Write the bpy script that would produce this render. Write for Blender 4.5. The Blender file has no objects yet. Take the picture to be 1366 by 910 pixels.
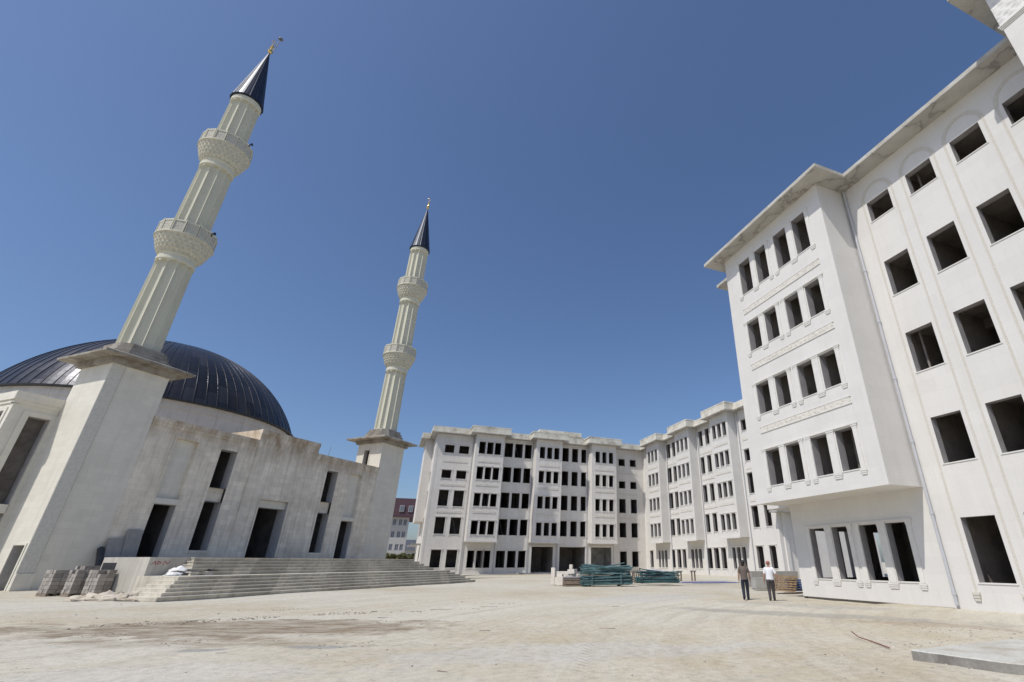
import bpy, bmesh, math, random
import numpy as np
from mathutils import Vector, Matrix, noise
random.seed(7)
SC = bpy.context.scene
COL = SC.collection
R = math.radians

# ------------------------------------------------------------------ camera
F_PX, CX, CY = 637.0, 800.0, 455.0            # pixels of a 1366 x 910 frame
PITCH = math.atan2(295, F_PX)
YAW = R(22.585)
CAM = Vector((-21.46, -14.57, 1.65))
fwd = Vector((math.sin(YAW)*math.cos(PITCH), math.cos(YAW)*math.cos(PITCH), math.sin(PITCH)))
rgt = Vector((math.cos(YAW), -math.sin(YAW), 0))
upv = rgt.cross(fwd)
cd = bpy.data.cameras.new('camera'); cam = bpy.data.objects.new('camera', cd); COL.objects.link(cam)
m = Matrix((rgt, upv, -fwd)).transposed().to_4x4(); m.translation = CAM; cam.matrix_world = m
cd.sensor_width = 36; cd.lens = 36*F_PX/1366; cd.shift_x = (683-CX)/1366
cd.clip_start = 0.1; cd.clip_end = 6000
SC.camera = cam

# ------------------------------------------------------------------ light
SUN_EL = R(55.5)
SH = Vector((-0.92, -0.39)).normalized()      # horizontal direction towards the sun
SDIR = Vector((SH.x*math.cos(SUN_EL), SH.y*math.cos(SUN_EL), math.sin(SUN_EL)))
w = bpy.data.worlds.new('World'); SC.world = w; w.use_nodes = True
nt = w.node_tree; bg = nt.nodes['Background']
sky = nt.nodes.new('ShaderNodeTexSky'); sky.sky_type = 'NISHITA'; sky.sun_disc = False
sky.sun_elevation = SUN_EL; sky.sun_rotation = math.atan2(SH.x, SH.y)
sky.air_density = 1.05; sky.dust_density = 1.6; sky.ozone_density = 8.0; sky.altitude = 50
tint = nt.nodes.new('ShaderNodeMix'); tint.data_type = 'RGBA'; tint.blend_type = 'MULTIPLY'; tint.inputs[0].default_value = 1.0; tint.inputs[7].default_value = (1.0, .955, .955, 1)
nt.links.new(sky.outputs[0], tint.inputs[6]); nt.links.new(tint.outputs[2], bg.inputs[0]); bg.inputs[1].default_value = 0.125
sl = bpy.data.lights.new('sun', 'SUN'); sl.energy = 3.4; sl.angle = R(0.53); sl.color = (1, 0.96, 0.89)
so = bpy.data.objects.new('sun', sl); COL.objects.link(so); so.location = (-60, -40, 90)
so.rotation_euler = (-SDIR).to_track_quat('-Z', 'Y').to_euler()
SC.view_settings.view_transform = 'Standard'; SC.view_settings.look = 'None'
SC.view_settings.exposure = 0.0; SC.view_settings.gamma = 1.0
SC.cycles.max_bounces = 8; SC.cycles.diffuse_bounces = 4

# ------------------------------------------------------------------ materials
def new_mat(name):
    m = bpy.data.materials.new(name); m.use_nodes = True
    return m, m.node_tree, m.node_tree.nodes['Principled BSDF']
def N(nt, typ, **kw):
    n = nt.nodes.new(typ)
    for k, v in kw.items():
        if k.startswith('i_'):
            n.inputs[k[2:].replace('_', ' ')].default_value = v
        else: setattr(n, k, v)
    return n
def L(nt, a, b): nt.links.new(a, b)
def ramp(nt, fac, stops):
    r = nt.nodes.new('ShaderNodeValToRGB'); e = r.color_ramp.elements
    while len(e) < len(stops): e.new(0.5)
    for i, (p, c) in enumerate(stops):
        e[i].position = p; e[i].color = (c[0], c[1], c[2], 1) if hasattr(c, '__len__') else (c, c, c, 1)
    L(nt, fac, r.inputs[0]); return r.outputs[0]
def mixc(nt, fac, a, b, mode='MIX'):
    n = nt.nodes.new('ShaderNodeMix'); n.data_type = 'RGBA'; n.blend_type = mode
    for i, v in ((0, fac), (6, a), (7, b)):
        if isinstance(v, (int, float)): n.inputs[i].default_value = v if i == 0 else (v, v, v, 1)
        elif isinstance(v, tuple): n.inputs[i].default_value = (*v, 1)
        else: L(nt, v, n.inputs[i])
    return n.outputs[2]
def math_(nt, op, a, b=0.0):
    n = nt.nodes.new('ShaderNodeMath'); n.operation = op
    for i, v in ((0, a), (1, b)):
        if isinstance(v, (int, float)): n.inputs[i].default_value = v
        else: L(nt, v, n.inputs[i])
    return n.outputs[0]
def noise_tex(nt, vec, scale, detail=6, rough=0.6):
    n = N(nt, 'ShaderNodeTexNoise'); n.inputs['Scale'].default_value = scale
    n.inputs['Detail'].default_value = detail; n.inputs['Roughness'].default_value = rough
    L(nt, vec, n.inputs['Vector']); return n.outputs['Fac']
def pos(nt): return N(nt, 'ShaderNodeNewGeometry').outputs['Position']
def scaled(nt, vec, sx, sy, sz, loc=(0, 0, 0), rot=0):
    n = N(nt, 'ShaderNodeMapping'); n.inputs['Scale'].default_value = (sx, sy, sz)
    n.inputs['Location'].default_value = loc; n.inputs['Rotation'].default_value = (0, 0, rot)
    L(nt, vec, n.inputs['Vector']); return n.outputs[0]
def bump(nt, bsdf, h, strength=0.3, dist=0.02):
    b = N(nt, 'ShaderNodeBump'); b.inputs['Strength'].default_value = strength; b.inputs['Distance'].default_value = dist
    L(nt, h, b.inputs['Height']); L(nt, b.outputs[0], bsdf.inputs['Normal'])

def simple(name, col, rough=0.6, metal=0.0, var=0.15, scale=3.0, bmp=0.0):
    m, nt, b = new_mat(name); p = pos(nt)
    f = noise_tex(nt, p, scale, 6)
    c = ramp(nt, f, [(0.3, tuple(x*(1-var) for x in col)), (0.7, tuple(min(1, x*(1+var)) for x in col))])
    L(nt, c, b.inputs['Base Color']); b.inputs['Roughness'].default_value = rough; b.inputs['Metallic'].default_value = metal
    if bmp: bump(nt, b, f, bmp, 0.03)
    return m
ANG_M = math.radians(42.19)
CV = Vector((math.sin(ANG_M), math.cos(ANG_M), 0)); DV = Vector((CV.y, -CV.x, 0))
def wall_uv(nt, mosque=False):
    """a (run, height) vector that follows either family of vertical faces of a building"""
    p = pos(nt); s = N(nt, 'ShaderNodeSeparateXYZ'); L(nt, p, s.inputs[0])
    if mosque:
        r = N(nt, 'ShaderNodeVectorMath', operation='DOT_PRODUCT'); L(nt, p, r.inputs[0])
        r.inputs[1].default_value = tuple(CV+DV); run = r.outputs['Value']
    else: run = math_(nt, 'ADD', s.outputs[0], s.outputs[1])
    c = N(nt, 'ShaderNodeCombineXYZ'); L(nt, run, c.inputs[0]); L(nt, s.outputs[2], c.inputs[1])
    return p, c.outputs[0], s
def stone(name, base, mosque=False, bw=0.6, bh=0.305, joint=0.9, stain=0.25, stain_col=(.35, .31, .26), blotch=0.06, joint_size=0.012, rust=None, rust2=None):
    m, nt, b = new_mat(name); p, uv, s = wall_uv(nt, mosque)
    br = N(nt, 'ShaderNodeTexBrick'); L(nt, uv, br.inputs['Vector'])
    br.inputs['Scale'].default_value = 1.0; br.inputs['Brick Width'].default_value = bw; br.inputs['Row Height'].default_value = bh
    br.inputs['Mortar Size'].default_value = joint_size; br.inputs['Mortar Smooth'].default_value = 0.6
    k = 1+blotch
    br.inputs['Color1'].default_value = tuple(min(1, x*k) for x in base)+(1,)
    br.inputs['Color2'].default_value = tuple(x*(2-k) for x in base)+(1,)
    br.inputs['Mortar'].default_value = tuple(x*joint for x in base)+(1,)
    n1 = noise_tex(nt, p, 0.55, 8, 0.65)
    c = mixc(nt, math_(nt, 'MULTIPLY', ramp(nt, n1, [(0.40, 0.0), (0.68, 1.0)]), stain*0.8), br.outputs['Color'], stain_col)
    n2 = noise_tex(nt, scaled(nt, p, 2.2, 2.2, 0.16), 1.0, 7, 0.7)       # rain streaks
    c = mixc(nt, math_(nt, 'MULTIPLY', ramp(nt, n2, [(0.47, 0.0), (0.70, 1.0)]), stain), c, stain_col)
    if rust:                                                            # a weathered band under the coping
        z0, z1, rc, amt = rust
        mr = N(nt, 'ShaderNodeMapRange'); mr.inputs[1].default_value = z0; mr.inputs[2].default_value = z1
        L(nt, s.outputs[2], mr.inputs[0])
        n3 = noise_tex(nt, scaled(nt, p, 1.2, 1.2, 0.5), 1.0, 8, 0.7)
        f = math_(nt, 'MULTIPLY', mr.outputs[0], ramp(nt, n3, [(0.36, 0.1), (0.62, 1.0)]))
        c = mixc(nt, math_(nt, 'MULTIPLY', f, amt), c, rc)
        m2 = N(nt, 'ShaderNodeMapRange'); m2.inputs[1].default_value = 5.5; m2.inputs[2].default_value = z1; L(nt, s.outputs[2], m2.inputs[0])
        n5 = noise_tex(nt, scaled(nt, p, 5.5, 5.5, .12), 1.0, 6, .7)
        c = mixc(nt, math_(nt, 'MULTIPLY', math_(nt, 'MULTIPLY', m2.outputs[0], ramp(nt, n5, [(0.5, 0.0), (0.66, 1.0)])), .4), c, (.33, .285, .22))
    n4 = noise_tex(nt, p, 9.0, 5, 0.6)
    c = mixc(nt, 1.0, c, ramp(nt, n4, [(0.3, 0.98), (0.7, 1.015)]), 'MULTIPLY')
    L(nt, c, b.inputs['Base Color']); b.inputs['Roughness'].default_value = 0.85
    b.inputs['Specular IOR Level'].default_value = 0.25
    h = math_(nt, 'ADD', math_(nt, 'MULTIPLY', br.outputs['Fac'], -0.5), n4)
    bump(nt, b, h, 0.06, 0.005)
    return m
def concrete(name, base, dark, lo=0.40, hi=0.62, scale=0.7, streak=True):
    m, nt, b = new_mat(name); p = pos(nt)
    n1 = noise_tex(nt, p, scale, 9, 0.62); n2 = noise_tex(nt, p, 14, 5, 0.6)
    c = ramp(nt, n1, [(lo, base), (0.5*(lo+hi), tuple(0.6*x+0.4*y for x, y in zip(base, dark))), (hi, dark)])
    v = N(nt, 'ShaderNodeTexVoronoi', feature='DISTANCE_TO_EDGE'); L(nt, scaled(nt, p, 1, 1, 1), v.inputs['Vector']); v.inputs['Scale'].default_value = 0.45
    if streak:
        n3 = noise_tex(nt, scaled(nt, p, 1.6, 1.6, 0.1), 1.0, 6, 0.7)
        c = mixc(nt, ramp(nt, n3, [(0.5, 0.0), (0.75, 0.55)]), c, dark)
    c = mixc(nt, 1.0, c, ramp(nt, n2, [(0.3, 0.86), (0.7, 1.08)]), 'MULTIPLY')
    L(nt, c, b.inputs['Base Color']); b.inputs['Roughness'].default_value = 0.9; b.inputs['Specular IOR Level'].default_value = 0.2
    bump(nt, b, n2, 0.3, 0.02); return m
def carved(name, base, scale, mosque=False, depth=0.6, lo=.76):
    m, nt, b = new_mat(name); p, uv, s = wall_uv(nt, mosque)
    v = N(nt, 'ShaderNodeTexVoronoi', feature='F1'); L(nt, uv, v.inputs['Vector']); v.inputs['Scale'].default_value = scale
    wv = N(nt, 'ShaderNodeTexWave', wave_type='RINGS'); L(nt, uv, wv.inputs['Vector']); wv.inputs['Scale'].default_value = scale*0.25
    wv.inputs['Distortion'].default_value = 6; wv.inputs['Detail'].default_value = 1
    h = math_(nt, 'ADD', v.outputs['Distance'], math_(nt, 'MULTIPLY', wv.outputs['Fac'], 0.12))
    c = ramp(nt, h, [(0.15, tuple(x*lo for x in base)), (0.7, base)])
    L(nt, c, b.inputs['Base Color']); b.inputs['Roughness'].default_value = 0.85; b.inputs['Specular IOR Level'].default_value = 0.25
    bump(nt, b, h, depth, 0.03); return m

M = {}
M['white'] = stone('white_stone', (.69, .67, .635), bw=1.2, bh=.61, joint_size=.008, stain=0.2, stain_col=(.56, .53, .48), blotch=0.022, joint=0.93)
M['whiteb'] = stone('white_stone_far', (.73, .70, .655), stain=0.26, stain_col=(.50, .455, .40), blotch=0.03, joint=0.90)
M['trim'] = simple('stone_trim', (.69, .668, .625), 0.85, var=0.06, scale=4)
M['carved'] = carved('carved_stone', (.69, .655, .585), 7)
M['carved_fine'] = carved('carved_strip', (.64, .605, .535), 34, depth=0.25)
M['screen'] = carved('carved_screen', (.74, .725, .69), 5, depth=0.9)
M['mstone'] = stone('mosque_stone', (.84, .765, .64), True, bw=0.9, bh=0.42, joint=0.84, stain=0.5, stain_col=(.40, .345, .27), blotch=0.08, rust=(10.4, 12.3, (.33, .235, .14), 0.9))
M['mpale'] = stone('mosque_pale_stone', (.73, .695, .60), True, bw=0.9, bh=0.42, joint=0.90, stain=0.26, stain_col=(.46, .43, .37), blotch=0.035)
M['mband'] = carved('mosque_carved_band', (.64, .615, .545), 6, True, 0.2, .88)
M['step'] = stone('step_stone', (.52, .49, .425), True, bw=1.2, bh=5, joint=0.72, stain=0.45, stain_col=(.26, .235, .20), blotch=0.14)
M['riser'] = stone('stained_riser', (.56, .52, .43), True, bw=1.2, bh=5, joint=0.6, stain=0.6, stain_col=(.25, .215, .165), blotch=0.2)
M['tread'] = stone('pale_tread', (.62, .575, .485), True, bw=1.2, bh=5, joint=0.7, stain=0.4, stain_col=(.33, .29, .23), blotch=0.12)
M['concrete'] = concrete('grey_concrete', (.43, .42, .395), (.25, .24, .22))
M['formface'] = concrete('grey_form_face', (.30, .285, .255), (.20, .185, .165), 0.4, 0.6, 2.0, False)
M['clod'] = simple('damp_clod', (.29, .245, .19), 0.95, var=0.4, scale=3)
M['slabc'] = concrete('pale_slab_concrete', (.535, .525, .475), (.42, .385, .315), 0.42, 0.60, 1.1, False)
def eave_mat():
    m, nt, b = new_mat('water_stained_eave'); p = pos(nt)
    n1 = noise_tex(nt, p, 0.5, 4, 0.5); n2 = noise_tex(nt, p, 14, 5, 0.6)
    c = ramp(nt, n1, [(0.36, (.50, .48, .44)), (0.475, (.43, .41, .37)), (0.49, (.30, .28, .25)), (0.50, (.27, .25, .225)), (0.51, (.40, .38, .345)), (0.62, (.47, .45, .41))])
    c = mixc(nt, 1.0, c, ramp(nt, n2, [(0.3, .9), (0.7, 1.06)]), 'MULTIPLY'); L(nt, c, b.inputs['Base Color']); b.inputs['Roughness'].default_value = .9
    bump(nt, b, n2, .2, .01); return m
M['eave'] = eave_mat()
M['eave_plain'] = concrete('stained_eave_concrete', (.50, .475, .43), (.27, .25, .22), 0.42, 0.60, 0.9, False)
M['fascia'] = concrete('pale_fascia_concrete', (.72, .69, .60), (.42, .385, .315), 0.45, 0.68, 0.8)
M['capc'] = concrete('brown_cap_concrete', (.40, .37, .32), (.22, .19, .15), 0.38, 0.62, 0.9)
M['drumc'] = stone('drum_panels', (.60, .585, .555), True, bw=3.0, bh=9, joint=0.6, stain=0.35, stain_col=(.33, .31, .28), blotch=0.05, joint_size=0.03)
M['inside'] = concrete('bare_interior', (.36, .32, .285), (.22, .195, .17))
M['inside_shade'] = concrete('shaded_interior', (.20, .18, .165), (.12, .105, .095))  # darker interior copy: the shade of deep rooms is put into its colour
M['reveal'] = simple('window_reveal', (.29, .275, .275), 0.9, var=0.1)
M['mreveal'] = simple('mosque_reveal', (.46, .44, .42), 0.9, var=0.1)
M['minaret'] = stone('minaret_render', (.635, .615, .50), True, bw=400, bh=1.05, joint=0.90, stain=0.22, stain_col=(.42, .40, .31), blotch=0.0)
M['corbel'] = simple('corbel_render', (.545, .52, .42), 0.8, var=0.12, scale=3)
M['rail'] = carved('pierced_railing', (.52, .495, .42), 6, True, 0.8)
M['gold'] = simple('gold_leaf', (.75, .52, .18), 0.25, 1.0, 0.05)
M['pvc'] = simple('grey_pvc_pipe', (.48, .49, .51), 0.45, var=0.06)
M['steel'] = simple('dull_steel', (.18, .18, .18), 0.5, 0.7)
M['black'] = simple('black_plastic', (.02, .02, .022), 0.5)
M['green'] = simple('teal_green_paint', (.06, .128, .135), 0.6, var=0.4, scale=2)
M['green2'] = simple('worn_teal_paint', (.09, .16, .165), 0.65, var=0.35, scale=3)
M['wood'] = simple('raw_wood', (.36, .25, .15), 0.85, var=0.3, scale=5)
M['oldwood'] = simple('weathered_wood', (.23, .18, .14), 0.9, var=0.3, scale=4)
M['greywood'] = simple('grey_formwork', (.30, .27, .27), 0.9, var=0.2, scale=3)
M['block'] = simple('concrete_block', (.37, .335, .30), 0.95, var=0.22, scale=5, bmp=0.5)
def block_mat():
    m, nt, b = new_mat('weathered_block'); oi = N(nt, 'ShaderNodeObjectInfo')
    c = ramp(nt, oi.outputs['Random'], [(0.0, (.25, .225, .20)), (1.0, (.44, .40, .35))])
    f = noise_tex(nt, pos(nt), 9, 6); c = mixc(nt, 1.0, c, ramp(nt, f, [(0.3, .8), (0.7, 1.1)]), 'MULTIPLY')
    L(nt, c, b.inputs['Base Color']); b.inputs['Roughness'].default_value = .95; bump(nt, b, f, .5, .02); return m
M['block'] = block_mat()
M['wblock'] = simple('white_aerated_block', (.66, .61, .54), 0.95, var=0.1, scale=4, bmp=0.3)
M['blue'] = simple('blue_paint', (.06, .11, .30), 0.5, var=0.25)
M['bluepipe'] = simple('blue_pipe', (.20, .22, .40), 0.5, var=0.2)
M['sheet'] = simple('clear_plastic_sheet', (.55, .52, .53), 0.35, var=0.1)
M['sack'] = simple('woven_sack', (.52, .46, .37), 0.85, var=0.2, scale=6, bmp=0.4)
M['wsack'] = simple('white_sack', (.74, .73, .71), 0.7, var=0.08, scale=6)
M['dsheet'] = simple('black_sheeting', (.035, .034, .034), 0.5, var=0.3)
M['slabstone'] = simple('grey_stone_slab', (.32, .305, .28), 0.8, var=0.15)
M['redroof'] = simple('dark_red_cladding', (.088, .046, .056), 0.8, var=0.1)
M['farwall'] = simple('pale_render', (.47, .45, .43), 0.9, var=0.06)
M['glass'] = simple('dark_glass', (.16, .175, .20), 0.3, var=0.05)
M['whiteframe'] = simple('white_frame', (.5, .5, .5), 0.5, var=0.03)
M['darkroof'] = simple('slate_roof', (.08, .085, .10), 0.7)
M['leaf'] = simple('hedge_leaf', (.125, .125, .05), 0.8, var=0.5, scale=1.5)
M['soil'] = simple('dry_bank', (.20, .17, .09), 0.95, var=0.3)
M['skin'] = simple('skin', (.38, .22, .155), 0.55, var=0.08)
M['tee'] = simple('brown_cotton', (.125, .10, .085), 0.9, var=0.12, scale=12)
M['jeans'] = simple('navy_denim', (.018, .022, .036), 0.9, var=0.2, scale=12)
M['shirt'] = simple('white_cotton', (.72, .72, .74), 0.85, var=0.04, scale=12)
M['slacks'] = simple('charcoal_cloth', (.055, .048, .048), 0.9, var=0.12, scale=12)
M['shoe'] = simple('dark_shoe', (.04, .037, .035), 0.6)
M['hair'] = simple('dark_hair', (.012, .010, .009), 0.6)
M['cap'] = simple('faded_red_cap', (.36, .135, .12), 0.85, var=0.15, scale=8)
M['rust'] = simple('rusty_iron', (.20, .075, .045), 0.8, var=0.3, scale=20)
M['redpaint'] = simple('red_spray_paint', (.45, .05, .04), 0.7)
M['stone'] = simple('pebble', (.42, .37, .30), 0.95, var=0.35, scale=1.5)

def dome_mat():
    m, nt, b = new_mat('dark_zinc_panels')
    tc = N(nt, 'ShaderNodeTexCoord'); s = N(nt, 'ShaderNodeSeparateXYZ'); L(nt, tc.outputs['Object'], s.inputs[0])
    th = math_(nt, 'ARCTAN2', s.outputs[1], s.outputs[0])
    col = math_(nt, 'FLOOR', math_(nt, 'MULTIPLY', th, 84/(2*math.pi)))
    off = math_(nt, 'MULTIPLY', math_(nt, 'MODULO', math_(nt, 'ABSOLUTE', col), 2), 1.1)
    hz = math_(nt, 'DIVIDE', math_(nt, 'ADD', s.outputs[2], off), 2.2)
    row = math_(nt, 'FLOOR', hz); fr = math_(nt, 'SUBTRACT', hz, row)
    c2 = N(nt, 'ShaderNodeCombineXYZ'); L(nt, col, c2.inputs[0]); L(nt, row, c2.inputs[1])
    wn = N(nt, 'ShaderNodeTexWhiteNoise', noise_dimensions='3D'); L(nt, c2.outputs[0], wn.inputs['Vector'])
    base = ramp(nt, wn.outputs['Value'], [(0.0, (.036, .037, .043)), (1.0, (.062, .063, .071))])
    seam = math_(nt, 'LESS_THAN', fr, 0.02)
    n1 = noise_tex(nt, pos(nt), 0.6, 5)
    base = mixc(nt, seam, base, (.012, .013, .018))
    L(nt, base, b.inputs['Base Color'])
    b.inputs['Metallic'].default_value = 0.6
    L(nt, math_(nt, 'ADD', ramp(nt, n1, [(0.3, 0.20), (0.7, 0.32)]), math_(nt, 'MULTIPLY', wn.outputs['Value'], 0.16)), b.inputs['Roughness'])
    h = math_(nt, 'ADD', math_(nt, 'MULTIPLY', wn.outputs['Value'], 0.1), noise_tex(nt, pos(nt), 1.6, 2))
    bump(nt, b, h, 0.4, 0.04); return m
M['dome'] = dome_mat()
def cone_mat():
    m, nt, b = new_mat('navy_spire_cladding')
    n1 = noise_tex(nt, pos(nt), 1.3, 4)
    L(nt, ramp(nt, n1, [(0.3, (.012, .017, .032)), (0.7, (.022, .030, .052))]), b.inputs['Base Color'])
    b.inputs['Metallic'].default_value = 0.35; b.inputs['Roughness'].default_value = 0.42
    return m
M['cone'] = cone_mat()

def ground_mat():
    m, nt, b = new_mat('compacted_dirt'); p = pos(nt)
    big = noise_tex(nt, p, 0.09, 6, 0.6); mid = noise_tex(nt, p, 0.55, 9, 0.68); fine = noise_tex(nt, p, 5, 8, 0.7); grit = noise_tex(nt, p, 38, 4, 0.7)
    SAND, PALE, GREY, BROWN = (.475, .415, .305), (.555, .52, .43), (.42, .405, .355), (.205, .15, .095)
    c = mixc(nt, ramp(nt, big, [(0.40, 0.0), (0.58, 1.0)]), SAND, PALE)
    c = mixc(nt, ramp(nt, mid, [(0.46, 0.0), (0.64, 0.75)]), c, PALE)
    # wheel tracks: streaks that bend round a turning circle, and straight ones
    def arcs(cx, cy, fr, ft):
        d = N(nt, 'ShaderNodeVectorMath', operation='SUBTRACT'); L(nt, p, d.inputs[0]); d.inputs[1].default_value = (cx, cy, 0)
        s = N(nt, 'ShaderNodeSeparateXYZ'); L(nt, d.outputs[0], s.inputs[0])
        r = N(nt, 'ShaderNodeVectorMath', operation='LENGTH'); L(nt, d.outputs[0], r.inputs[0])
        th = math_(nt, 'ARCTAN2', s.outputs[1], s.outputs[0])
        k = N(nt, 'ShaderNodeCombineXYZ'); L(nt, math_(nt, 'MULTIPLY', r.outputs['Value'], fr), k.inputs[0]); L(nt, math_(nt, 'MULTIPLY', th, ft), k.inputs[1])
        return noise_tex(nt, k.outputs[0], 1.0, 6, 0.65)
    tr1 = arcs(6, -16, 1.5, 1.6); tr2 = arcs(-24, 30, 1.3, 3.0)
    c = mixc(nt, math_(nt, 'MULTIPLY', ramp(nt, tr1, [(0.52, 0.0), (0.68, 1.0)]), 0.36), c, (.33, .275, .205))
    c = mixc(nt, math_(nt, 'MULTIPLY', ramp(nt, tr2, [(0.52, 0.0), (0.68, 1.0)]), 0.35), c, GREY)
    c = mixc(nt, math_(nt, 'MULTIPLY', ramp(nt, tr1, [(0.34, 1.0), (0.45, 0.0)]), 0.35), c, (.60, .56, .48))
    def patch(cx, cy, rx, ry, ang, soft=0.6, thr=0.5, broken=0.0):
        mp = scaled(nt, p, 1, 1, 0)
        d = N(nt, 'ShaderNodeVectorMath', operation='SUBTRACT'); L(nt, mp, d.inputs[0]); d.inputs[1].default_value = (cx, cy, 0)
        rot = N(nt, 'ShaderNodeVectorRotate', rotation_type='Z_AXIS'); L(nt, d.outputs[0], rot.inputs['Vector']); rot.inputs['Angle'].default_value = -ang
        sc = scaled(nt, rot.outputs[0], 1/rx, 1/ry, 0)
        ln = N(nt, 'ShaderNodeVectorMath', operation='LENGTH'); L(nt, sc, ln.inputs[0])
        v = math_(nt, 'ADD', ln.outputs['Value'], math_(nt, 'MULTIPLY', math_(nt, 'SUBTRACT', noise_tex(nt, p, 0.8, 8, 0.7), 0.5), 2.2))
        f = ramp(nt, v, [(1.0-soft*0.6, 1.0), (1.0+soft*0.3, 0.0)])
        if broken: f = math_(nt, 'MULTIPLY', f, ramp(nt, noise_tex(nt, scaled(nt, rot.outputs[0], .7, 2.4, 1), 1.1, 8, 0.7), [(0.40, 1-broken), (0.60, 1.0)]))
        return f
    c = mixc(nt, math_(nt, 'MULTIPLY', patch(-25.2, 3.7, 6.6, 2.4, -0.33, broken=.6), 0.92), c, BROWN)
    c = mixc(nt, math_(nt, 'MULTIPLY', patch(-24.8, 0.7, 4.4, 1.0, -0.45, broken=.8), 0.55), c, BROWN)
    c = mixc(nt, math_(nt, 'MULTIPLY', patch(-22.3, -1.0, 0.9, 0.3, -0.3), 0.8), c, (.30, .30, .28))
    c = mixc(nt, math_(nt, 'MULTIPLY', patch(-24.6, -0.6, 0.7, 0.25, -0.3), 0.8), c, (.30, .30, .28))
    c = mixc(nt, math_(nt, 'MULTIPLY', patch(-7.6, 0.6, 6.0, 1.1, 2.15), 0.62), c, (.315, .30, .265))
    c = mixc(nt, math_(nt, 'MULTIPLY', patch(-4.5, 3.4, 5.0, 1.0, 2.05), 0.45), c, (.36, .345, .31))
    c = mixc(nt, math_(nt, 'MULTIPLY', patch(-6.5, -3.4, 2.4, 0.7, 2.2), 0.5), c, (.33, .26, .19))
    c = mixc(nt, math_(nt, 'MULTIPLY', patch(-8.5, 10, 5, 2.5, 0.4), 0.5), c, (.47, .46, .43))
    c = mixc(nt, math_(nt, 'MULTIPLY', patch(-17.5, -3.5, 5, 1.3, -0.2), 0.45), c, (.50, .49, .46))
    c = mixc(nt, math_(nt, 'MULTIPLY', patch(-24.5, -3.2, 3.5, 1.0, -0.2), 0.55), c, (.54, .51, .45))
    def rut(cx, cy, r0, hw, gauge):
        d = N(nt, 'ShaderNodeVectorMath', operation='SUBTRACT'); L(nt, p, d.inputs[0]); d.inputs[1].default_value = (cx, cy, 0)
        s = N(nt, 'ShaderNodeSeparateXYZ'); L(nt, d.outputs[0], s.inputs[0]); r = N(nt, 'ShaderNodeVectorMath', operation='LENGTH'); L(nt, scaled(nt, d.outputs[0], 1, 1, 0), r.inputs[0])
        wob = math_(nt, 'MULTIPLY', math_(nt, 'SUBTRACT', big, .5), 1.2); rr_ = math_(nt, 'ADD', r.outputs['Value'], wob)
        g = math_(nt, 'ABSOLUTE', math_(nt, 'SUBTRACT', math_(nt, 'ABSOLUTE', math_(nt, 'SUBTRACT', rr_, r0)), gauge/2))
        f = ramp(nt, math_(nt, 'DIVIDE', g, hw), [(0.55, 1.0), (1.0, 0.0)])
        th = math_(nt, 'ARCTAN2', s.outputs[1], s.outputs[0])
        lug = math_(nt, 'ADD', .55, math_(nt, 'MULTIPLY', math_(nt, 'SINE', math_(nt, 'ADD', math_(nt, 'MULTIPLY', th, r0*22), math_(nt, 'MULTIPLY', g, 30))), .45))
        brk = ramp(nt, mid, [(0.40, 0.0), (0.60, 1.0)])
        return math_(nt, 'MULTIPLY', math_(nt, 'MULTIPLY', f, lug), brk)
    ruts = None
    for a in ((6, -16, 25.2, .24, 1.8), (6, -16, 20.6, .22, 1.7), (-24, 30, 31.5, .22, 1.8), (30, 22, 44.5, .24, 1.8), (-9, 34, 36.2, .2, 1.7)):
        q_ = rut(*a); ruts = q_ if ruts is None else math_(nt, 'MAXIMUM', ruts, q_)
    c = mixc(nt, math_(nt, 'MULTIPLY', ruts, 0.28), c, (.31, .265, .20))
    vg = N(nt, 'ShaderNodeTexVoronoi', feature='F1'); L(nt, p, vg.inputs['Vector']); vg.inputs['Scale'].default_value = 22
    peb = ramp(nt, vg.outputs['Distance'], [(0.16, 1.0), (0.30, 0.0)])
    vs_ = N(nt, 'ShaderNodeSeparateColor'); L(nt, vg.outputs['Color'], vs_.inputs[0])
    pm = math_(nt, 'MULTIPLY', peb, math_(nt, 'MULTIPLY', math_(nt, 'GREATER_THAN', vs_.outputs[0], 0.72), ramp(nt, noise_tex(nt, p, 0.7, 5, .7), [(0.45, 0.1), (0.60, 1.0)])))
    c = mixc(nt, math_(nt, 'MULTIPLY', pm, 0.8), c, ramp(nt, vs_.outputs[1], [(0.0, (.20, .175, .145)), (0.6, (.36, .33, .28)), (1.0, (.68, .65, .58))]))
    c = mixc(nt, 1.0, c, ramp(nt, fine, [(0.28, 0.74), (0.5, 1.0), (0.72, 1.12)]), 'MULTIPLY')
    c = mixc(nt, 1.0, c, ramp(nt, grit, [(0.28, 0.66), (0.43, 1.0), (0.7, 1.10)]), 'MULTIPLY')
    L(nt, c, b.inputs['Base Color']); b.inputs['Roughness'].default_value = 0.95; b.inputs['Specular IOR Level'].default_value = 0.15
    h = math_(nt, 'ADD', math_(nt, 'MULTIPLY', fine, 1.0), math_(nt, 'ADD', math_(nt, 'MULTIPLY', grit, 0.25), math_(nt, 'ADD', math_(nt, 'MULTIPLY', tr1, 1.2), math_(nt, 'ADD', math_(nt, 'MULTIPLY', ruts, -0.45), math_(nt, 'MULTIPLY', pm, 0.5)))))
    bump(nt, b, h, 0.7, 0.04)
    return m
M['ground'] = ground_mat()

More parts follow.
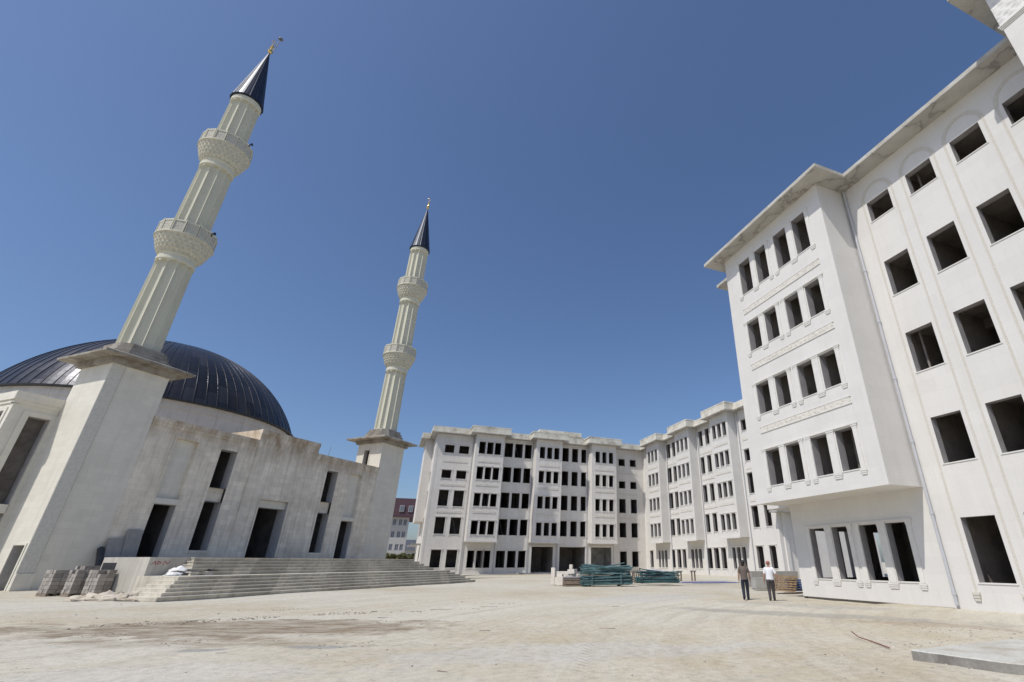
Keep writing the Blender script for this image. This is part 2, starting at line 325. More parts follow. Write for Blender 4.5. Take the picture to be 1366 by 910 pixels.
# ------------------------------------------------------------------ mesh helpers
class Fr:
    """a vertical plane: a runs along u, w leaves the plane outwards, z is up"""
    def __init__(s, x, y, ang):
        s.o = Vector((x, y, 0)); s.ang = ang
        s.u = Vector((math.cos(ang), math.sin(ang), 0)); s.n = Vector((s.u.y, -s.u.x, 0))
    def p(s, a, w, z): return s.o + s.u*a + s.n*w + Vector((0, 0, z))
    def off(s, w): q = s.o + s.n*w; return Fr(q.x, q.y, s.ang)
ID = Fr(0, 0, 0)
class XY:
    def p(s, a, w, z): return Vector((a, w, z))
WORLD = XY()
class MB:
    def __init__(s): s.v = []; s.f = []; s.m = []
    def add(s, vs, fs, mi=0):
        o = len(s.v); s.v += [tuple(v) for v in vs]
        for f in fs: s.f.append(tuple(o+i for i in f)); s.m.append(mi)
        return s
    def quad(s, a, b, c, d, mi=0): return s.add([a, b, c, d], [(0, 1, 2, 3)], mi)
    def box(s, fr, a0, a1, w0, w1, z0, z1, mi=0, skip=()):
        P = fr.p
        vs = [P(a, w_, z) for z in (z0, z1) for w_ in (w0, w1) for a in (a0, a1)]
        fs = {'b': (0, 1, 3, 2), 't': (4, 6, 7, 5), 'i': (0, 4, 5, 1), 'o': (2, 3, 7, 6), 'l': (0, 2, 6, 4), 'r': (1, 5, 7, 3)}
        return s.add(vs, [f for k, f in fs.items() if k not in skip], mi)
    def wall(s, fr, a0, a1, z0, z1, holes=(), w_=0.0, mi=0):
        A = sorted({a0, a1, *[h[0] for h in holes], *[h[1] for h in holes]}); Zs = sorted({z0, z1, *[h[2] for h in holes], *[h[3] for h in holes]})
        A = [a for a in A if a0 <= a <= a1]; Zs = [z for z in Zs if z0 <= z <= z1]
        for i in range(len(A)-1):
            for j in range(len(Zs)-1):
                ca, cz = (A[i]+A[i+1])/2, (Zs[j]+Zs[j+1])/2
                if any(h[0] < ca < h[1] and h[2] < cz < h[3] for h in holes): continue
                s.quad(fr.p(A[i], w_, Zs[j]), fr.p(A[i+1], w_, Zs[j]), fr.p(A[i+1], w_, Zs[j+1]), fr.p(A[i], w_, Zs[j+1]), mi)
        return s
    def prism(s, poly, z0, z1, mi=0, top=None):
        n = len(poly); tp = top or poly
        vs = [(x, y, z0) for x, y in poly] + [(x, y, z1) for x, y in tp]
        fs = [tuple(range(n))[::-1], tuple(range(n, 2*n))] + [(i, (i+1) % n, n+(i+1) % n, n+i) for i in range(n)]
        return s.add(vs, fs, mi)
    def lathe(s, cx, cy, prof, n, ph=0.0, mi=0, rf=None, caps=True):
        rings = []
        for k, (r, z) in enumerate(prof):
            rings.append([(cx+(rf(k, 2*math.pi*i/n+ph, r, z) if rf else r)*math.cos(2*math.pi*i/n+ph), cy+(rf(k, 2*math.pi*i/n+ph, r, z) if rf else r)*math.sin(2*math.pi*i/n+ph), z) for i in range(n)])
        vs = [v for r in rings for v in r]; fs = []
        for k in range(len(prof)-1):
            for i in range(n): fs.append((k*n+i, k*n+(i+1) % n, (k+1)*n+(i+1) % n, (k+1)*n+i))
        if caps: fs += [tuple(range(n))[::-1], tuple(range((len(prof)-1)*n, len(prof)*n))]
        return s.add(vs, fs, mi)
    def tube(s, pts, r, n=8, mi=0, caps=True):
        pts = [Vector(p) for p in pts]; rs = r if hasattr(r, '__len__') else [r]*len(pts); vs = []; fs = []
        for i, p in enumerate(pts):
            t = (pts[min(i+1, len(pts)-1)]-pts[max(i-1, 0)]).normalized()
            ref = Vector((0, 0, 1)) if abs(t.z) < 0.95 else Vector((1, 0, 0))
            e1 = t.cross(ref).normalized(); e2 = t.cross(e1)
            vs += [p+(e1*math.cos(2*math.pi*k/n)+e2*math.sin(2*math.pi*k/n))*rs[i] for k in range(n)]
        for i in range(len(pts)-1):
            for k in range(n): fs.append((i*n+k, i*n+(k+1) % n, (i+1)*n+(k+1) % n, (i+1)*n+k))
        if caps: fs += [tuple(range(n))[::-1], tuple(range((len(pts)-1)*n, len(pts)*n))]
        return s.add(vs, fs, mi)
    def blob(s, c, rad, seed=0, amp=0.3, freq=1.5, sub=2, mi=0, flat=None):
        bm = bmesh.new(); bmesh.ops.create_icosphere(bm, subdivisions=sub, radius=1)
        bm.verts.ensure_lookup_table(); vs = []
        for v in bm.verts:
            d = v.co.normalized(); k = 1+amp*noise.noise(d*freq+Vector((seed*7.3, seed*3.1, seed)))*1.6
            q = Vector((d.x*rad[0]*k, d.y*rad[1]*k, d.z*rad[2]*k))+Vector(c)
            if flat is not None: q.z = max(q.z, flat)
            vs.append(q)
        fs = [tuple(x.index for x in f.verts) for f in bm.faces]; bm.free()
        return s.add(vs, fs, mi)
    def mesh(s, name, mats, base=Vector((0, 0, 0)), smooth=False):
        me = bpy.data.meshes.new(name)
        me.from_pydata([(v[0]-base[0], v[1]-base[1], v[2]-base[2]) for v in s.v], [], s.f)
        for mt in mats: me.materials.append(M[mt])
        if len(mats) > 1: me.polygons.foreach_set('material_index', s.m)
        if smooth: me.polygons.foreach_set('use_smooth', [True]*len(me.polygons))
        me.update(); return me
    def build(s, name, mats, parent=None, base=None, smooth=False):
        if isinstance(mats, str): mats = [mats]
        if base is None: base = BASE.get(parent.name, Vector((0, 0, 0))) if parent else Vector((0, 0, 0))
        o = bpy.data.objects.new(name, s.mesh(name, mats, base, smooth)); COL.objects.link(o)
        if parent: o.parent = parent; BASE[o.name] = base
        else: o.location = base; BASE[o.name] = Vector(base)
        return o
BASE = {}
def tag(o, label, cat, group=None, kind=None):
    if label: o['label'] = label
    if cat: o['category'] = cat
    if group: o['group'] = group
    if kind: o['kind'] = kind
    return o
def thing(name, loc, label, cat, group=None):
    o = bpy.data.objects.new(name, None); o.empty_display_size = 0.5; COL.objects.link(o); o.location = loc
    BASE[o.name] = Vector(loc); return tag(o, label, cat, group)
def offset_poly(poly, d):
    """grow a right-angled counter-clockwise outline; d is one number or one per edge"""
    n = len(poly); ds = d if hasattr(d, '__len__') else [d]*n; lines = []
    for i in range(n):
        (x0, y0), (x1, y1) = poly[i], poly[(i+1) % n]; l = math.hypot(x1-x0, y1-y0)
        nx, ny = (y1-y0)/l, -(x1-x0)/l
        lines.append((nx, ny, nx*x0+ny*y0+ds[i]))
    out = []
    for i in range(n):
        a, b, c = lines[i-1]; d_, e, f = lines[i]; det = a*e-b*d_
        out.append(((c*e-b*f)/det, (a*f-c*d_)/det))
    return out

# windows: an unglazed opening = stone reveal + the bare room behind it; sill and lintel are sub-parts
CACHE = {}
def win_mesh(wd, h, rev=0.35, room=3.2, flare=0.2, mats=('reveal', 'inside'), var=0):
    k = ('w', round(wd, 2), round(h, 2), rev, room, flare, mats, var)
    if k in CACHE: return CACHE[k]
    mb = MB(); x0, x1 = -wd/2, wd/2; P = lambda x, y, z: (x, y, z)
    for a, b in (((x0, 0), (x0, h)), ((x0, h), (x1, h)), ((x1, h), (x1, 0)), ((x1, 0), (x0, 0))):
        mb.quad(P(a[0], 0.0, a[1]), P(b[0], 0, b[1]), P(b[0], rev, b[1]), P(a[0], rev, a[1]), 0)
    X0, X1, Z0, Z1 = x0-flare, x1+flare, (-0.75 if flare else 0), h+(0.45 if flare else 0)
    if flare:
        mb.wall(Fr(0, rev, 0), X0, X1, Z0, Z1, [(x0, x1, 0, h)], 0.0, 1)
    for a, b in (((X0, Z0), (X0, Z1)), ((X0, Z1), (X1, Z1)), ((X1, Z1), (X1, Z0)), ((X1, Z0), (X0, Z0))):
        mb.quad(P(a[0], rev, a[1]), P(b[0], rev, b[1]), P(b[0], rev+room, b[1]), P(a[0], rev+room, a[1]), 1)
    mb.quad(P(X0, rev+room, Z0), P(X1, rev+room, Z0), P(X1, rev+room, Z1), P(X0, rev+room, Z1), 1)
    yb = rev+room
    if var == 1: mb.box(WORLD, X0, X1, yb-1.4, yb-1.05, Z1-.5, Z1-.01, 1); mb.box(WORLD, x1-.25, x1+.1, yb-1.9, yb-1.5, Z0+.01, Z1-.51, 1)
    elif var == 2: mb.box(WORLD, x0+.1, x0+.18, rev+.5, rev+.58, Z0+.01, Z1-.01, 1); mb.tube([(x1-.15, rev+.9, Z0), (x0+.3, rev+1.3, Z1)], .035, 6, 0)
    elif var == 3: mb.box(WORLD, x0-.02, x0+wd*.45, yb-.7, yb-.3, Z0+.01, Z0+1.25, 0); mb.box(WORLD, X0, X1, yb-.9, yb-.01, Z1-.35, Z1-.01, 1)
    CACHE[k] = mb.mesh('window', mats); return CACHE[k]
WCOUNT = [0]
def sill_mesh(wd, cons=True, mat='trim'):
    k = ('s', round(wd, 2), cons, mat)
    if k in CACHE: return CACHE[k]
    mb = MB(); x = wd/2
    mb.box(WORLD, -x-0.06, x+0.06, -0.07 if cons else -.028, 0.30, -0.055 if cons else -.035, 0.012)
    if cons:
        for sx in (-1, 1):
            mb.box(WORLD, sx*x-0.09, sx*x+0.09, -0.075, 0.02, -0.15, -0.058)
            mb.box(WORLD, sx*x-0.075, sx*x+0.075, -0.05, 0.02, -0.27, -0.152)
    CACHE[k] = mb.mesh('sill', [mat]); return CACHE[k]
def lintel_mesh(wd, h, mat='trim', jamb=True):
    k = ('l', round(wd, 2), round(h, 2), mat, jamb)
    if k in CACHE: return CACHE[k]
    mb = MB(); x = wd/2
    mb.box(WORLD, -x-0.22, x+0.22, -0.10, 0.02, h+0.10, h+0.17); mb.box(WORLD, -x-0.16, x+0.16, -0.06, 0.02, h+0.03, h+0.098)
    if jamb:
        for sx in (-1, 1):
            mb.box(WORLD, sx*(x+0.065)-0.055, sx*(x+0.065)+0.055, -0.035, 0.02, 0.0, h-0.15)
            mb.box(WORLD, sx*(x+0.07)-0.08, sx*(x+0.07)+0.08, -0.065, 0.02, h-0.148, h+0.028)
    CACHE[k] = mb.mesh('lintel', [mat]); return CACHE[k]
def place(me, name, parent, loc=(0, 0, 0), ang=0.0):
    o = bpy.data.objects.new(name, me); COL.objects.link(o); o.parent = parent; o.location = loc; o.rotation_euler = (0, 0, ang); return o
def window(parent, fr, a0, a1, z0, z1, sill=True, lintel=True, cons=True, **kw):
    wd, h = a1-a0, z1-z0; WCOUNT[0] += 1; kw['var'] = (0, 2, 1, 0, 3, 1, 0)[(WCOUNT[0]*5) % 7]
    o = place(win_mesh(wd, h, **kw), 'window', parent, fr.p((a0+a1)/2, 0, z0)-BASE[parent.name], fr.ang)
    if sill: place(sill_mesh(wd, cons), 'sill', o)
    if lintel: place(lintel_mesh(wd, h), 'lintel', o)
    return o

# ================================================================== SETTING
def ground_z(x, y):
    d = math.hypot(x+16, y); k = max(0, min(1, (70-d)/40)) if d > 30 else 1
    z = k*(0.05*noise.noise(Vector((x*0.16, y*0.16, 1)))+0.022*noise.noise(Vector((x*0.7, y*0.7, 5)))+0.012*noise.noise(Vector((x*1.9, y*1.9, 9))))-0.02
    if x > -4 and y > 3: z -= 0.10*min(1, (x+4)/4)*k
    return z
def make_ground():
    def axis(c, lo, hi):
        xs = [c]; st = 0.35; x = c
        while x < hi:
            x += st; xs.append(x); d = x-c
            st = 0.35 if d < 14 else (0.9 if d < 45 else st*1.35)
        st = 0.35; x = c
        while x > lo:
            x -= st; xs.append(x); d = c-x
            st = 0.35 if d < 14 else (0.9 if d < 45 else st*1.35)
        return sorted(xs)
    xs = axis(-16, -2600, 2600); ys = axis(0, -2600, 2900); nx, ny = len(xs), len(ys)
    vs = []
    for y in ys:
        for x in xs:
            vs.append((x, y, ground_z(x, y)))
    fs = [(j*nx+i, j*nx+i+1, (j+1)*nx+i+1, (j+1)*nx+i) for j in range(ny-1) for i in range(nx-1)]
    mb = MB(); mb.add(vs, fs); o = mb.build('ground', 'ground', smooth=True); o['kind'] = 'structure'
make_ground()

# ================================================================== NEAR WHITE BLOCK (right)
NW = Fr(0, 0, -math.pi/2)                       # facade x = 0: a = -y, outwards = -x
near = thing('office_building', (4, -2, 0), 'white stone office block on the right with a four-storey projecting bay and unglazed windows', 'building')
OR = 2.08; EZ = 21.2
colsN = [(1.14, 2.44), (3.42, 4.72), (5.69, 6.97), (7.96, 9.26)]
rowsN = [(.92, 3.3), (5.45, 7.46), (9.6, 11.62), (13.7, 15.7), (18.24, 19.52)]
holesN = [(a, b, z0, z1) for a, b in colsN for z0, z1 in rowsN]
orW = [(-7.19, -6.15), (-5.6, -4.58), (-3.8, -2.78), (-2.23, -1.21)]
orR = [(5.5, 7.43), (9.58, 11.42), (13.64, 15.6), (17.72, 20.15)]
gW = [(-7.02, -6.0), (-5.5, -4.5), (-3.8, -2.79), (-2.32, -1.28)]
endW = [(1.1, 2.5), (3.1, 3.9), (5.9, 7.3)]
mb = MB()
mb.wall(NW, -0.05, 9.65, -.3, EZ, holesN)
mb.wall(NW, -8.25, -0.05, -.01, 4.75, [(a, b, .86, 3.3) for a, b in gW])
NO = NW.off(OR)
mb.wall(NO, -8.6, -0.05, 4.65, EZ, [(a, b, z0, z1) for a, b in orW for z0, z1 in orR])
mb.quad((0, .05, 4.65), (-OR, .05, 4.65), (-OR, .05, EZ), (0, .05, EZ)); mb.quad((0.5, 8.6, 4.65), (-OR, 8.6, 4.65), (-OR, 8.6, EZ), (0.5, 8.6, EZ))
mb.quad((-OR, .05, 4.65), (0, .05, 4.65), (0, 8.6, 4.65), (-OR, 8.6, 4.65)); mb.quad((0, 8.25, 4.65), (16, 8.25, 4.65), (16, 8.6, 4.65), (0, 8.6, 4.65))
E_ = Fr(0, 8.25, math.pi)                       # end wall, outwards +y: a = -x
mb.wall(E_, -16, 0, -.3, 4.65, [(-b, -a, .86, 3.3) for a, b in endW])
mb.box(WORLD, 0.5, 8.5, 8.6, 10.7, 4.65, EZ)
mb.wall(Fr(0, 8.6, math.pi), -16, -0.5, 4.65, EZ)
mb.quad((16, -9.65, -.3), (16, 8.25, -.3), (16, 8.6, EZ), (16, -9.65, EZ))
mb.quad(NW.p(-8.25, 0, -.01), NW.p(-.05, 0, -.01), NW.p(-.05, -.2, -.01), NW.p(-8.25, -.2, -.01))
mb.build('wall', 'white', near)
mb = MB(); mb.box(NW, -8.1, -.06, -.6, -.16, -.4, -.012); mb.build('footing', 'slabstone', near)
for a, b in colsN:
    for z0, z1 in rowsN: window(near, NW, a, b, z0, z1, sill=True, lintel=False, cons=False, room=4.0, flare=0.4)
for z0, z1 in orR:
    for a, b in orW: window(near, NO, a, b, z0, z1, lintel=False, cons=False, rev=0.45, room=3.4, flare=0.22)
# ground room behind the four bay windows, open to the yard beyond
room = MB()
Rm = Fr(0.40, 0, -math.pi/2)
room.wall(Rm, -7.9, -0.5, .2, 4.3, [(a, b, .86, 3.3) for a, b in gW], 0, 1)
room.wall(Fr(0, 7.9, math.pi), -8.5, -.4, .2, 4.3, [(-b, -a, .86, 3.3) for a, b in endW], 0, 1)
room.quad((.4, .5, .2), (8.5, .5, .2), (8.5, 7.9, .2), (.4, 7.9, .2), 1); room.quad((.4, .5, 4.3), (8.5, .5, 4.3), (8.5, 7.9, 4.3), (.4, 7.9, 4.3), 1)
room.quad((.4, .5, .2), (8.5, .5, .2), (8.5, .5, 4.3), (.4, .5, 4.3), 1); room.quad((8.5, .5, .2), (8.5, 7.9, .2), (8.5, 7.9, 4.3), (8.5, .5, 4.3), 1)
room.box(WORLD, 3.9, 4.4, 3.6, 4.1, .2, 4.3, 1); room.box(WORLD, 2.6, 2.85, 6.2, 6.5, .2, 4.3, 1)
room.build('ground_room', ['reveal', 'inside'], near)
for a, b in gW:
    o = MB()
    for (p, q) in (((a, .86), (a, 3.3)), ((a, 3.3), (b, 3.3)), ((b, 3.3), (b, .86)), ((b, .86), (a, .86))):
        o.quad(NW.p(p[0], 0, p[1]), NW.p(q[0], 0, q[1]), NW.p(q[0], -.4, q[1]), NW.p(p[0], -.4, p[1]))
    ob = o.build('window', 'reveal', near)
    s_ = place(sill_mesh(b-a, False), 'sill', ob, NW.p((a+b)/2, 0, .86)-BASE[near.name], NW.ang)
for a, b in endW:
    o = MB()
    for (p, q) in (((-b, .86), (-b, 3.3)), ((-b, 3.3), (-a, 3.3)), ((-a, 3.3), (-a, .86)), ((-a, .86), (-b, .86))):
        o.quad(E_.p(p[0], 0, p[1]), E_.p(q[0], 0, q[1]), E_.p(q[0], -.35, q[1]), E_.p(p[0], -.35, p[1]))
    o.build('window', 'reveal', near)
def pair_surround(fr, w1, w2, z0, z1, top=True):
    """two openings framed together: flanking pilasters with caps and consoles, a cornice over both"""
    mb = MB(); xs = [(w1[0]-0.13, .12), ((w1[1]+w2[0])/2, .20), (w2[1]+0.13, .12)]
    for i, (x, hw) in enumerate(xs):
        mb.box(fr, x-hw, x+hw, -.02, .045, z0-.02, z1-.10)
        for k, (g, dz0, dz1) in enumerate(((.02, -.10, .0), (.045, .0, .08))): mb.box(fr, x-hw-g, x+hw+g, -.02, .05+.02*k, z1+dz0+.002, z1+dz1)
        for k, (g, dz0, dz1) in enumerate(((.05, -.12, -.03), (.03, -.20, -.122), (.01, -.28, -.202))): mb.box(fr, x-hw-g, x+hw+g, -.02, .07-.015*k, z0+dz0, z0+dz1)
    if top: mb.box(fr, xs[0][0]-.2, xs[2][0]+.2, -.02, .085, z1+.082, z1+.135)
    return mb
for z0, z1 in orR:
    for q in ((0, 1), (2, 3)): pair_surround(NO, orW[q[0]], orW[q[1]], z0, z1, z1 < 19).build('window_surround', 'trim', near)
for q in ((0, 1), (2, 3)): pair_surround(NW, gW[q[0]], gW[q[1]], .86, 3.3).build('window_surround', 'trim', near)
for zf in (16.38, 12.5, 8.53):
    mb = MB(); mb.box(NO, -7.28, -.98, -.02, .028, zf, zf+.30, 0)
    mb.box(NO, -7.36, -.90, -.02, .04, zf+.302, zf+.34, 1); mb.box(NO, -7.36, -.90, -.02, .04, zf-.04, zf-.002, 1)
    mb.build('carved_frieze', ['carved', 'trim'], near)
for a, b in colsN:                              # tall carved frame with a blind arch over each column of windows
    mb = MB(); c_ = (a+b)/2; rr = .86
    for sx in (-1, 1):
        mb.box(NW, c_+sx*rr-.05, c_+sx*rr+.05, -.02, .010, .60, 19.55)
        for k in range(3): mb.box(NW, c_+sx*rr-.14+.02*k, c_+sx*rr+.14-.02*k, -.02, .10-.02*k, .50-.1*k, .598-.1*k)
    for i in range(16):
        t0, t1 = math.pi*i/16, math.pi*(i+1)/16
        P = lambda r, t, w_: NW.p(c_+r*math.cos(t), w_, 19.55+r*math.sin(t)*1.05)
        for r0, r1, w0 in ((rr-.10, rr+.075, .018),):
            vs = [P(r0, t0, w0), P(r1, t0, w0), P(r1, t1, w0), P(r0, t1, w0), P(r0, t0, -.02), P(r1, t0, -.02), P(r1, t1, -.02), P(r0, t1, -.02)]
            mb.add(vs, [(0, 1, 2, 3), (1, 5, 6, 2), (0, 3, 7, 4)])
    mb.build('arched_moulding', 'carved_fine', near)
outN = [(16, -9.64), (16, 8.6), (8.5, 8.6), (8.5, 10.7), (.5, 10.7), (.5, 8.6), (-OR, 8.6), (-OR, .05), (0, .05), (0, -9.64)]
ov = [1.05]*9+[0]; ov[0] = .5
pe = offset_poly(outN, ov)
mb = MB(); mb.prism(pe, EZ, EZ+.07, 0); mb.prism(offset_poly(pe, -.012), EZ+.072, EZ+.24, 1); mb.prism(offset_poly(pe, -.35), EZ+.242, EZ+.45, 1)
mb.build('eave', ['eave', 'slabc'], near)
def downpipe(parent, x, y, z0, z1, r=.065, step=3.05, mat='pvc'):
    mb = MB(); mb.tube([(x, y, z0), (x, y, z1)], r, 10)
    z = z0+.35
    while z < z1:
        mb.tube([(x, y, z), (x, y, z+.14)], r*1.28, 10); mb.box(WORLD, x, x+r*1.6, y-.02, y+.02, z+.04, z+.08); z += step
    return mb.build('downpipe', mat, parent, smooth=False)
downpipe(near, -.10, -.10, .10, EZ)
# the taller corner bay nearest the camera
mb = MB(); V = NW.off(2.1)
vh = [(a, b, z0, z1) for a, b in ((11.2, 12.4), (13.4, 14.6), (17.0, 18.2), (19.2, 20.4)) for z0, z1 in rowsN[:4]]
mb.wall(V, 9.65, 22, -.3, 23.4, vh); mb.quad((-2.1, -9.65, -.3), (16, -9.65, -.3), (16, -9.65, 23.4), (-2.1, -9.65, 23.4)); mb.quad((-2.1, -22, -.3), (16, -22, -.3), (16, -22, 23.4), (-2.1, -22, 23.4))
mb.quad((16, -22, -.3), (16, -9.65, -.3), (16, -9.65, 23.4), (16, -22, 23.4))
mb.build('corner_bay_wall', 'white', near)
for h in vh: window(near, V, *h, lintel=True)
mb = MB(); mb.box(V, 9.62, 22.02, -.02, .03, 20.98, 23.38); mb.build('carved_screen', 'screen', near)
mb = MB()
for k in range(3): mb.box(V, 9.60-.02*k, 22.02, -.05, .035+.03*k, 20.80+.06*k, 20.858+.06*k)
mb.build('string_course', 'trim', near)
mb = MB(); pv = offset_poly([(16, -22), (16, -9.65), (-2.1, -9.65), (-2.1, -22)], .85); mb.prism(pv, 23.4, 23.75, 0); mb.build('corner_bay_eave', 'eave', near)

# ================================================================== FAR BLOCK (facing) and WING
YF, XW = 68.4, 22.05
FZ = 21.15
FARK = dict(room=5.5, flare=.3, mats=('reveal', 'inside_shade'))
far = thing('apartment_block', (3, 70, 0), 'white five-storey block facing the yard with three projecting bays and three large ground openings', 'building')
FF = Fr(0, YF, 0); FO = FF.off(2.1)
rec_rows = [(5.6, 8.05), (9.78, 12.22), (13.93, 16.4), (18.1, 20.55)]
ori_rows = [(5.53, 7.53), (9.7, 11.65), (13.84, 15.8), (17.92, 19.92)]
sq_rows = [(.88, 3.35), (5.62, 8.05), (9.72, 12.15), (14.0, 15.3), (18.08, 19.38)]
holesF = []
for a, b in ((-14.68, -13.2), (-12.37, -10.8), (16.9, 18.2), (19.25, 20.5)): holesF += [(a, b, *z) for z in sq_rows]
recF = [(-4.76, -3.35), (-2.96, -1.6), (-1.2, .14), (5.75, 6.95), (7.6, 8.75), (9.4, 10.5)]
for a, b in recF: holesF += [(a, b, *z) for z in rec_rows]
for a, b in recF[:3]+[(-9.24, -8.18), (-7.86, -6.83), (-6.74, -5.68)]: holesF.append((a, b, .84, 3.3))
doorsF = [(1.0, 4.6, .12, 3.95), (5.78, 10.35, .12, 3.95), (11.45, 15.2, .12, 3.95)]
bayF = [(-10.0, -5.3), (.35, 5.05), (10.7, 15.45)]
bwF = [[(-9.46, -8.42), (-8.14, -7.1), (-6.86, -5.83)], [(.95, 1.88), (2.27, 3.17), (3.56, 4.48)], [(11.36, 12.22), (12.7, 13.5), (14.0, 14.84)]]
mb = MB(); mb.wall(FF, -16.15, XW, -.3, FZ, holesF+doorsF+[(x0+.01, x1-.01, 4.58, FZ-.02) for x0, x1 in bayF])
oh = []
for (x0, x1), ws in zip(bayF, bwF):
    hs = [(a, b, *z) for a, b in ws for z in ori_rows]; oh += hs
    mb.wall(FO, x0, x1, 4.55, FZ, hs)
    for x in (x0, x1): mb.quad((x, YF, 4.55), (x, YF-2.1, 4.55), (x, YF-2.1, FZ), (x, YF, FZ))
    mb.quad((x0, YF, 4.55), (x1, YF, 4.55), (x1, YF-2.1, 4.55), (x0, YF-2.1, 4.55))
FL = Fr(-16.15, 0, -math.pi/2)                  # end wall, outwards -x: a = -y
hl = [(-73.0, -71.6, *z) for z in sq_rows]+[(-82.8, -81.4, *z) for z in sq_rows]
mb.wall(FL, -84, -YF, -.3, FZ, hl)
mb.box(WORLD, -17.45, -16.15, 74, 80, 7.7, FZ)
mb.quad((-16.15, 84, -.3), (38, 84, -.3), (38, 84, FZ), (-16.15, 84, FZ))
mb.build('wall', 'whiteb', far)
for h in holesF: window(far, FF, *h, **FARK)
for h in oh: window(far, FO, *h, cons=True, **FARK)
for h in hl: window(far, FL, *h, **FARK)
for i, h in enumerate(doorsF):
    o = place(win_mesh(h[1]-h[0], h[3]-h[2], .5, (2.6 if i == 2 else 6.0), 0, ('reveal', 'concrete' if i == 2 else 'inside')), 'doorway', far, FF.p((h[0]+h[1])/2, 0, h[2])-BASE[far.name])
    mb = MB()
    for x in (h[0]-.22, h[1]+.22): mb.box(FF, x-.17, x+.17, -.02, .12, -.2, 4.08)
    mb.box(FF, h[0]-.45, h[1]+.45, -.02, .14, 4.082, 4.25); mb.build('door_surround', 'trim', far)
def frieze(fr, a, b, z, hh, parent): mb = MB(); mb.box(fr, a, b, -.02, .045, z, z+hh); mb.build('frieze', 'carved', parent)
for z in (16.6, 12.85, 8.72):
    frieze(FF, -14.7, -10.8, z, .32, far); frieze(FF, 16.9, 20.5, z, .3, far)
    for (x0, x1) in bayF: frieze(FO, x0+.55, x1-.55, z-.05, .32, far)
mb = MB()                                       # pilasters either side of the bays and along the corner
for x in (-15.9, -10.25, -5.05, .1, 5.3, 10.45, 15.75): mb.box(FF, x-.10, x+.10, -.02, .035, -.2, 21.1)
for x0, x1 in bayF: mb.box(FO, x0-.06, x1+.06, -.02, .09, 4.45, 4.72)
mb.build('pilaster', 'whiteb', far)
for x in (-10.2, -5.12, .2, 5.2, 10.55, 15.62): downpipe(far, x, YF-.14, 0, FZ, .055, 4.1)
mb = MB()
mb.box(WORLD, -17.5, -16.15, 71, 73.4, 4.1, 4.3); mb.box(WORLD, -17.6, -16.15, 80.5, 83.5, 4.1, 4.3)
mb.build('canopy', 'concrete', far)
outF = [(-16.15, 84), (-16.15, 80), (-17.45, 80), (-17.45, 74), (-16.15, 74), (-16.15, YF)]
for x0, x1 in bayF: outF += [(x0, YF), (x0, YF-2.1), (x1, YF-2.1), (x1, YF)]
outF += [(38, YF), (38, 84)]
dF = [.95]*len(outF)
def far_eave(out, ds, parent, dz=0.0):
    mb = MB(); p1 = offset_poly(out, ds); p2 = offset_poly(out, [d-.12 if d else 0 for d in ds])
    mb.prism(p1, FZ+dz, FZ+dz+.10, 0); mb.prism(offset_poly(p1, [-.01 if d else 0 for d in ds]), FZ+dz+.102, FZ+dz+.22, 1)
    mb.prism(p2, FZ+dz+.222, FZ+dz+1.05, 1)
    return mb.build('eave', ['eave', 'fascia'], parent)
far_eave(outF, dF, far)
for x0, x1 in bayF: mb = MB(); mb.box(WORLD, x0-.95, x1+.95, YF-2.95, YF+1.2, FZ+1.052, FZ+1.22); mb.build('roof_block', 'fascia', far)
mb = MB(); mb.box(WORLD, .6, 10.0, 68.5, 77, 22.15, 22.75); mb.box(WORLD, 1.2, 9.3, 68.2, 77.5, 22.752, 23.5)
mb.build('roof_block', 'fascia', far)
steps = MB(); steps.box(WORLD, -1.5, 5.4, YF-5.2, YF-.01, -.1, .10); steps.box(WORLD, 1, 15.6, YF-2.2, YF-.02, .101, .2)
tag(steps.build('entrance_step', 'concrete', base=Vector((4, YF-2, 0))), 'low grey concrete step before the three large doorways of the facing block', 'step')

wing = thing('wing_building', (24, 52, 0), 'long white wing with three bays of narrow windows, behind the two men', 'building')
WF = Fr(XW, 0, -math.pi/2); WD = 1.45; WO = WF.off(WD)
bayW = [(59.6, 64.1), (49.7, 53.95), (39.55, 43.8)]
bwW = [[(60.1, 61.0), (61.4, 62.3), (62.7, 63.6)], [(50.15, 50.95), (51.4, 52.2), (52.65, 53.45)], [(40.0, 40.85), (41.22, 42.07), (42.45, 43.3)]]
recW = [(56.15, 57.3), (57.95, 59.2), (54.4, 55.5), (46.2, 47.25), (48.0, 49.05), (44.3, 45.4)]
gndW = [(65.7, 66.85), (60.9, 61.75), (62.05, 62.8), (63.15, 63.85), (55.1, 56.15), (56.6, 57.75), (58.4, 59.45), (50.75, 51.6), (51.85, 52.6), (52.85, 53.65), (44.85, 46.0), (46.5, 47.7), (48.2, 49.35), (40.6, 41.4), (41.7, 42.45), (42.75, 43.45)]
sqW = [(.95, 3.45), (5.68, 8.25), (9.85, 12.45), (14.05, 15.6), (18.2, 19.75)]
hw = [(-b, -a, *z) for a, b in recW for z in rec_rows]+[(-b, -a, .85, 3.45) for a, b in gndW]
hw += [(-b, -a, *z) for a, b in ((37.25, 38.5), (34.95, 36.1)) for z in sqW]+[(-66.8, -65.9, *z) for z in sq_rows[1:]]
mb = MB(); mb.wall(WF, -YF, -34.0, -.3, FZ, hw+[(-y1+.01, -y0-.01, 4.63, FZ-.02) for y0, y1 in bayW]); ho = []
